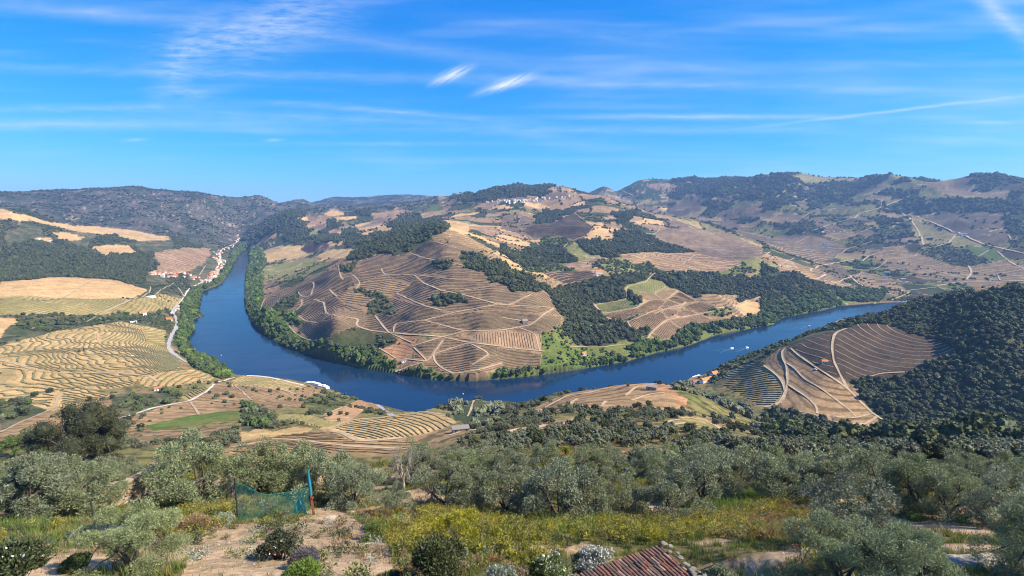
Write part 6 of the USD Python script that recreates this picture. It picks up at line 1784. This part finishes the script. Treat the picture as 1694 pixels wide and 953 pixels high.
# ------------------------------------------------------------------ vehicles
def car_parts(root, paint, van=False):
    """A car 4.2 m long, x forward, wheels on z = 0."""
    prof = [(-2.08, 0.32), (-2.1, 0.75), (-2.0, 0.98), (-1.2, 1.02), (0.75, 1.0), (1.75, 0.86), (2.05, 0.70), (2.1, 0.34)] if not van else [(-2.1, 0.32), (-2.12, 1.1), (0.9, 1.1), (1.8, 0.98), (2.08, 0.75), (2.1, 0.34)]
    cab = [(-1.85, 1.0), (-1.55, 1.48), (-0.1, 1.52), (0.35, 1.42), (1.0, 1.0)] if not van else [(-2.05, 1.1), (-2.0, 1.85), (0.2, 1.88), (0.6, 1.75), (1.15, 1.08)]

    def slab(poly, w, dy=0.0, top=1.0):
        m = trimesh.creation.extrude_polygon(Polygon(poly).buffer(0.05, quad_segs=3).buffer(-0.02), w, engine='earcut')
        M = np.eye(4)
        M[:3, :3] = np.array([[1, 0, 0], [0, 0, -1], [0, 1, 0]])
        m.apply_transform(M)
        m.apply_translation([0, w / 2, 0])
        v = m.vertices
        z0, z1 = v[:, 2].min(), v[:, 2].max()
        v[:, 1] *= 1 - (1 - top) * (v[:, 2] - z0) / (z1 - z0)
        m.vertices = v
        return m
    part(root, 'body', slab(prof, 1.74, top=0.95), paint)
    part(root, 'cabin', slab(cab, 1.56, top=0.80), paint)
    glass = Polygon(cab).buffer(-0.10)
    part(root, 'side_windows', slab(list(glass.exterior.coords)[:-1], 1.59, top=0.83), PANE)
    f_ = [(cab[-1][0] + 0.0, cab[-1][1] + 0.05), (cab[-2][0] + 0.07, cab[-2][1] - 0.03)]
    ws = np.array([[f_[0][0] + .03, -0.66, f_[0][1]], [f_[0][0] + .03, 0.66, f_[0][1]], [f_[1][0] + .03, 0.56, f_[1][1]], [f_[1][0] + .03, -0.56, f_[1][1]]]) + [0.03, 0, 0.02]
    part(root, 'windscreen', (np.vstack([ws, ws - [0.03, 0, 0.02]]), np.array([[0, 1, 2, 3], [7, 6, 5, 4], [0, 4, 5, 1], [1, 5, 6, 2], [2, 6, 7, 3], [3, 7, 4, 0]])), PANE)
    for x in (-1.3, 1.3):
        for s_ in (-1, 1):
            w_ = trimesh.creation.cylinder(0.32, 0.22, sections=18)
            w_.apply_transform(trimesh.transformations.rotation_matrix(PI / 2, [1, 0, 0]))
            wp = str(part(root, 'wheel', w_.apply_translation([x, s_ * 0.80, 0.32]), RUBBER, smooth=40).GetPath())
            r_ = trimesh.creation.cylinder(0.19, 0.06, sections=14)
            r_.apply_transform(trimesh.transformations.rotation_matrix(PI / 2, [1, 0, 0]))
            part(wp, 'rim', r_.apply_translation([x, s_ * 0.90, 0.32]), METAL)
    for s_ in (-1, 1):
        part(root, 'headlight', bent_box(rngH, 0.12, 0.34, 0.14, 0.05).apply_translation([2.06, s_ * 0.62, 0.66]), WHITEPAINT)
        part(root, 'tail_light', bent_box(rngH, 0.10, 0.26, 0.2, 0.05).apply_translation([-2.08, s_ * 0.66, 0.80]), ORANGE)
        part(root, 'wing_mirror', bent_box(rngH, 0.14, 0.2, 0.13, 0.1).apply_translation([0.72, s_ * 0.93, 1.05]), paint)


root, h, D = place(1222, 757, 200, 'parked_car', 'white parked car half hidden behind the olive crowns at right', 'car', dz=0.05)
car_parts(root, WHITEPAINT)
root, h, D = place(1349, 612, -40, 'white_van', 'white van on the track along the dark terraced vineyard', 'van', dz=0.6)
car_parts(root, WHITEPAINT, True)

# ------------------------------------------------------------------ tiled shed roof at the bottom
rngR = np.random.default_rng(31)
A, B = ROOF_A, ROOF_B
along_v = (B - A) / np.linalg.norm(B - A)
n_out = np.array([-along_v[1], along_v[0], 0])
if n_out[0] < 0:
    n_out = -n_out                                   # the roof falls away to the right
n_out = np.array([n_out[0] * math.cos(0.35) - n_out[1] * math.sin(0.35), n_out[0] * math.sin(0.35) + n_out[1] * math.cos(0.35), 0])
pitch = math.radians(21)
down = n_out * math.cos(pitch) - np.array([0, 0, math.sin(pitch)])
up = np.cross(along_v, down)
up /= np.linalg.norm(up)
up *= np.sign(up[2])
LEN, RUN = np.linalg.norm(B - A) + 0.6, 3.3
shed = thing('tiled_shed', 'stone shed with a weathered red-brown clay tile roof at the bottom of the picture', 'shed', A - [0, 0, 0])
R3 = np.column_stack([along_v, down, up])            # local roof frame to world axes


def roofm(v):
    return np.asarray(v) @ R3.T


TILES = [flat_mat(f'clay_tile_{q}', c, 0.9, 0.35, 5.0, 0.15, color2=c2, nscale2=2.2, bump=0.3) for q, c, c2 in (('red', (0.165, 0.088, 0.066), (0.095, 0.072, 0.06)), ('brown', (0.17, 0.078, 0.056), (0.09, 0.068, 0.056)), ('dark', (0.10, 0.06, 0.05), (0.06, 0.053, 0.05)), ('pale', (0.27, 0.18, 0.14), (0.15, 0.115, 0.095)))]
deckb = trimesh.creation.box(bounds=[[0, 0, -0.16], [LEN, RUN, -0.05]])
roof = str(part(shed, 'roof', (roofm(deckb.vertices), deckb.faces), TILES[2]).GetPath())
cw, ch = 0.165, 0.36
NC, NRW = int(LEN / cw), int(RUN / ch)
th = np.linspace(0.08, PI - 0.08, 7)
count = 0
extra = []
for c in range(NC):
    off = rngR.normal() * 0.012
    for r in range(NRW + 1):
        x0, y0 = (c + 0.5) * cw + off + rngR.normal() * 0.006, r * ch - 0.06 + rngR.normal() * 0.018
        ring = []
        for yy, rad, lift in ((y0, 0.070, 0.010), (y0 + ch + 0.07, 0.082, 0.036)):
            tw = rngR.normal() * 0.012
            for k, sgn in ((rad, 1), (rad - 0.013, 0)):
                ring.append(np.column_stack([x0 + tw + k * np.cos(th), np.full(7, yy), lift - 0.045 + k * np.sin(th) * 0.92]))
        v = np.vstack(ring)                          # outer0, inner0, outer1, inner1
        i = np.arange(6)
        f = np.vstack([np.column_stack([i, i + 1, i + 15, i + 14]), np.column_stack([i + 7, i + 21, i + 22, i + 8]), np.column_stack([i + 14, i + 15, i + 22, i + 21])])
        m = (roofm(v), f)
        mt = TILES[rngR.choice(4, p=[.42, .28, .18, .12])]
        if count < 300:
            part(roof, 'tile', m, mt, smooth=50)
            count += 1
        else:
            extra.append(m)
if extra:
    tag(part(roof, 'more_tiles', join(extra), TILES[0], smooth=50), kind='stuff')
print('roof tiles', count, len(extra), LEN)
g0 = min(float(ground(*(A + along_v * a_ + n_out * b_)[:2])) for a_ in (0.3, 4) for b_ in (0.3, 3.0)) - A[2] - 0.6
for nm_, x0, x1, y0, y1 in (('gable_wall', 0.25, 0.65, 0.3, RUN * math.cos(pitch) - 0.25), ('back_wall', 0.66, LEN - 0.3, 0.3, 0.7), ('front_wall', 0.66, LEN - 0.3, RUN * math.cos(pitch) - 0.6, RUN * math.cos(pitch) - 0.25)):
    top0, top1 = -0.18 - math.tan(pitch) * y0, -0.18 - math.tan(pitch) * y1
    bx_ = np.array([[x, y, z] for x in (x0, x1) for y, zt in ((y0, top0), (y1, top1)) for z in (g0, zt)])
    hullm = trimesh.convex.convex_hull(bx_)
    part(shed, nm_, (hullm.vertices @ np.column_stack([along_v, n_out, [0, 0, 1]]).T, hullm.faces), STONEWALL)
GREYSTONE = flat_mat('grey_stone', (0.165, 0.15, 0.125), 0.9, 0.3, 4.0, 0.2, bump=0.5)
for k in range(34):                                  # loose stones weighing down the verge
    t_ = rngR.uniform(0.0, 0.97) * RUN
    v, f = stone_mesh(rngR, rngR.uniform(0.12, 0.26) * np.array([1.2, 1, 0.8]), 0.6)
    part(shed, 'verge_stone', (roofm(v + [rngR.uniform(-0.34, 0.12), t_, 0.10 + 0.05 * rngR.random()]), f), GREYSTONE)
beam = boxm(-1.5, 1.2, RUN * 0.42, RUN * 0.42 + 0.11, -0.30, -0.18)
part(shed, 'beam', (roofm(beam.vertices), beam.faces), BARK)
beam = boxm(-0.62, 0.22, RUN * 0.80, RUN * 0.80 + 0.11, -0.30, -0.18)
part(shed, 'beam', (roofm(beam.vertices), beam.faces), BARK)

# ------------------------------------------------------------------ ruined dry-stone wall at left
rngW = np.random.default_rng(12)
SLATE = [flat_mat(f'wall_stone_{q}', c, 0.92, 0.3, 3.0, 0.15, bump=0.5) for q, c in (('ochre', (0.34, 0.255, 0.155)), ('brown', (0.235, 0.175, 0.115)), ('grey', (0.31, 0.285, 0.24)), ('rusty', (0.36, 0.20, 0.13)))]
w0, w1, w2 = stand(120, 846)[0], stand(231, 832)[0], stand(262, 818)[0]
wall = thing('ruined_wall', 'ruined dry-stone wall of flat brown slabs between the olive trees at left', 'wall', w1)
for a_, b_, hl, hr in ((w0, w1, 1.1, 2.3), (w1, w2, 2.35, 2.9)):
    d_ = (b_ - a_)
    ln = np.hypot(*d_[:2])
    ang = math.atan2(d_[1], d_[0])
    c_, s_ = math.cos(ang), math.sin(ang)
    rot = np.array([[c_, -s_, 0], [s_, c_, 0], [0, 0, 1]])
    core = np.array([[x, y, z] for x, hh, zb in ((0.15, hl, a_[2]), (ln - 0.1, hr, b_[2])) for y in (0.12, 0.5) for z in (zb - 0.8 - w1[2], zb + hh - 0.3 - w1[2])])
    hm = trimesh.convex.convex_hull(core)
    part(wall, 'core', (hm.vertices @ rot.T + [a_[0] - w1[0], a_[1] - w1[1], 0], hm.faces), STONEWALL)
    z = -0.3
    while z < max(hl, hr):
        hh = rngW.uniform(0.11, 0.21)
        x = rngW.uniform(-0.2, 0.1)
        while x < ln:
            lx = rngW.uniform(0.32, 0.85)
            t_ = np.clip((x + lx / 2) / ln, 0, 1)
            if z + hh < hl + (hr - hl) * t_ + rngW.uniform(-0.25, 0.1):
                b = bent_box(rngW, lx * 0.97, rngW.uniform(0.5, 0.66), hh * 0.93, 0.05)
                zz = a_[2] + (b_[2] - a_[2]) * t_ - w1[2] + z + hh / 2
                v = (b.vertices + [x + lx / 2, 0.24 + rngW.normal() * 0.03, zz]) 
                part(wall, 'stone', (v @ rot.T + [a_[0] - w1[0], a_[1] - w1[1], 0], b.faces), SLATE[rngW.choice(4, p=[.4, .3, .2, .1])])
            x += lx
        z += hh
for px, py, w_, lab in [(183, 835, 18, 'white rock at the foot of the ruined wall'), (1318, 822, 36, 'long white flat rock under an olive tree at right'), (1236, 812, 22, 'grey slab below the parked car'), (1586, 940, 46, 'pale jagged rock at the lower right, left of two'), (1638, 934, 34, 'pale jagged rock at the lower right, right of two'), (545, 858, 16, 'ochre stone right of the turquoise-topped post'), (580, 848, 12, 'upright pale stone by the bare earth'), (660, 862, 15, 'whitish stone before the young olive tree'), (608, 872, 14, 'grey stone on the edge of the bare earth'), (1222, 858, 12, 'pale stone in the rusty weeds')]:
    h, D = stand(px, py)
    s_ = w_ * math.hypot(D, EYE - h[2]) / FOC
    v, f = stone_mesh(np.random.default_rng(int(px)), np.array([s_ * 1.1, s_ * 0.7, s_ * 0.55]), 0.75, 2)
    v = v + 0.08 * s_ * (noise(v * 5 / max(s_, .3), 7)[:, None] - 0.5) * [1, 1, 1]
    tag(part('/World', 'rock', (v + h + [0, 0, 0.05 * s_], f), ROCK), lab, 'rock')
h, D = stand(383, 826)
s_ = math.hypot(D, EYE - h[2]) / FOC
p = thing('stone_gatepost', 'upright whitish stone post at the left end of the teal net', 'post', h)
hp = 36 * s_
for q, (z0, z1, w_) in enumerate([(-0.3, hp * 0.36, 0.40), (hp * 0.36, hp * 0.72, 0.36), (hp * 0.72, hp, 0.30)]):
    b = bent_box(rngW, w_, w_ * 0.9, (z1 - z0) * 0.985, 0.06)
    part(p, 'block', b.apply_translation([0.02 * q, 0, (z0 + z1) / 2]), GREYSTONE)

# ------------------------------------------------------------------ teal net, posts, guy wire, torn netting
TEAL = flat_mat('teal_net_cord', (0.018, 0.145, 0.140), 0.6, 0.15, 3.0, 0.3)
TURQ = flat_mat('turquoise_plastic', (0.015, 0.19, 0.26), 0.5, 0.12, 3.0, 0.4)
RUST = flat_mat('rusty_iron', (0.17, 0.065, 0.04), 0.85, 0.35, 6.0, 0.2)
DARKWIRE = flat_mat('dark_wire', (0.03, 0.03, 0.03), 0.6, 0.1, 3.0, 0.3)
pb, Dp = stand(519, 852)
sp = math.hypot(Dp, EYE - pb[2]) / FOC
hp = 60 * sp / 0.86
post = thing('turquoise_topped_post', 'leaning rusty iron post whose upper half is wrapped in turquoise plastic', 'post', pb)
lean = np.array([-0.11, 0.04])
pt = lambda z: np.array([lean[0] * z / hp * 2.2, lean[1] * z / hp, z])
part(post, 'iron_post', limb([pt(-0.4), pt(hp * 0.2), pt(hp * 0.44)], [0.13, 0.125, 0.12], 4), RUST)
part(post, 'clamp', limb([pt(hp * 0.365), pt(hp * 0.40)], [0.17, 0.17], 8), RUST)
part(post, 'plastic_wrap', limb([pt(hp * 0.40), pt(hp * 0.55), pt(hp * 0.72), pt(hp * 0.9), pt(hp)], [0.085, 0.105, 0.10, 0.07, 0.02], 8), TURQ, smooth=60)
e0 = stand(489, 856)[0] - pb
part(post, 'guy_wire', limb([pt(hp * 0.56), (pt(hp * 0.56) + e0) / 2 + [0, 0, -0.06], e0], [0.022] * 3, 5), DARKWIRE)
TLb, BRb = stand(394, 862)[0], stand(512, 853)[0]
hl_, hr_ = 46 * sp / 0.86, 36 * sp / 0.86
net = thing('teal_net', 'sagging teal mesh net hung between the stone gatepost and the turquoise-topped post', 'net', TLb)
nu, nv = 64, 36
uu, vv = np.meshgrid(np.linspace(0, 1, nu), np.linspace(0, 1, nv), indexing='ij')
bot = TLb + (BRb - TLb) * uu[..., None]
bot[..., 2] = ground(bot[..., 0], bot[..., 1]) + 0.05
hh = (hl_ + (hr_ - hl_) * uu) * (1 - 0.30 * np.sin(uu * PI) + 0.03 * np.sin(uu * 13))
P = bot + np.stack([np.zeros_like(hh), np.zeros_like(hh), hh * vv], -1)
nrm = np.cross((BRb - TLb) / np.linalg.norm(BRb - TLb), [0, 0, 1])
P += nrm * (0.5 * (fbm(np.stack([uu * 4, vv * 3, uu * 0], -1), 3, 9) - 0.5) * np.sin(uu * PI))[..., None]
P -= TLb
cords = [limb(P[i], np.full(nv, 0.0055), 3) for i in range(nu)] + [limb(P[:, j], np.full(nu, 0.0055), 3) for j in range(nv)]
tag(part(net, 'mesh_cords', join(cords), TEAL), kind='stuff')
part(net, 'head_rope', limb(P[:, -1], np.full(nu, 0.016), 5), TEAL)
part(net, 'edge_pole', limb([P[0, 0] - [0, 0, 0.4], P[0, -1] + [0, 0, 0.25]], [0.045, 0.045], 6), DARKWIRE)
pl = stand(497, 850)[0]
film = thing('plastic_film', 'scrap of light blue plastic film hanging beside the turquoise-topped post', 'film', pl)
gx, gy = np.meshgrid(np.linspace(-0.5, 0.5, 9), np.linspace(0, 1, 9), indexing='ij')
v = np.stack([gx * (0.25 + 0.9 * (1 - gy)), 0.12 * np.sin(gx * 9 + gy * 4), gy * 1.15], -1).reshape(-1, 3)
gi = np.arange(81).reshape(9, 9)
f = np.stack([gi[:-1, :-1], gi[1:, :-1], gi[1:, 1:], gi[:-1, 1:]], -1).reshape(-1, 4)
part(film, 'sheet', (v, f), TURQ, smooth=True)
part(film, 'tie', limb([[0, 0, 1.1], [0.35, 0, 1.45]], [0.015, 0.015], 4), DARKWIRE)
tb = stand(150, 893)[0]
torn = thing('torn_netting', 'crumpled dark blue netting thrown over weeds behind the lower left olive tree', 'netting', tb, 0.2)
gx, gy = np.meshgrid(np.linspace(-1, 1, 34), np.linspace(-1, 1, 18), indexing='ij')
zz = 0.55 * np.clip(1 - gx ** 2, 0, 1) * np.clip(1 - gy ** 2, 0, 1) + 0.35 * (fbm(np.stack([gx * 2.2, gy * 2.2, gx * 0], -1), 3, 4) - 0.3) * np.clip(1.1 - np.abs(gx), 0, 1)
v = np.stack([gx * 1.5, gy * 0.8 + 0.15 * np.sin(gx * 4), zz], -1).reshape(-1, 3)
keepc = noise(v * [3.3, 3.3, 0.1], 8) > 0.33
gi = np.arange(34 * 18).reshape(34, 18)
f = np.stack([gi[:-1, :-1], gi[1:, :-1], gi[1:, 1:], gi[:-1, 1:]], -1).reshape(-1, 4)
f = f[keepc[f].sum(1) >= 2]
part(torn, 'sheet', (v, f), flat_mat('dark_netting', (0.022, 0.035, 0.055), 0.7, 0.4, 8.0, 0.3), smooth=True)
t2 = stand(163, 908)[0]
tp = thing('thin_stake', 'thin dark stake standing right of the torn netting', 'stake', t2)
part(tp, 'rod', limb([[0, 0, -0.3], [-0.05, 0, 2.2]], [0.028, 0.022], 6), DARKWIRE)
part(tp, 'tie', limb([[-0.03, -0.03, 1.5], [-0.09, 0.05, 1.55], [-0.03, 0.05, 1.52]], [0.02] * 3, 5), TEAL)


# ------------------------------------------------------------------ haze over the valley
hz = trimesh.creation.box(bounds=[[-9600, -150, -14], [9600, 10700, max(float(GZ.max()) + 25, EYE + 40)]])
g = Graph()
vol = g.add('principled_volume', 'volume', color=(0.36, 0.60, 1.0), density=HAZE, anisotropy=0.2)
tag(part('/World', 'haze', hz, g.done('/World/Looks/haze_air', volume=vol)), 'thin blue haze over the far hills', 'haze', kind='stuff')
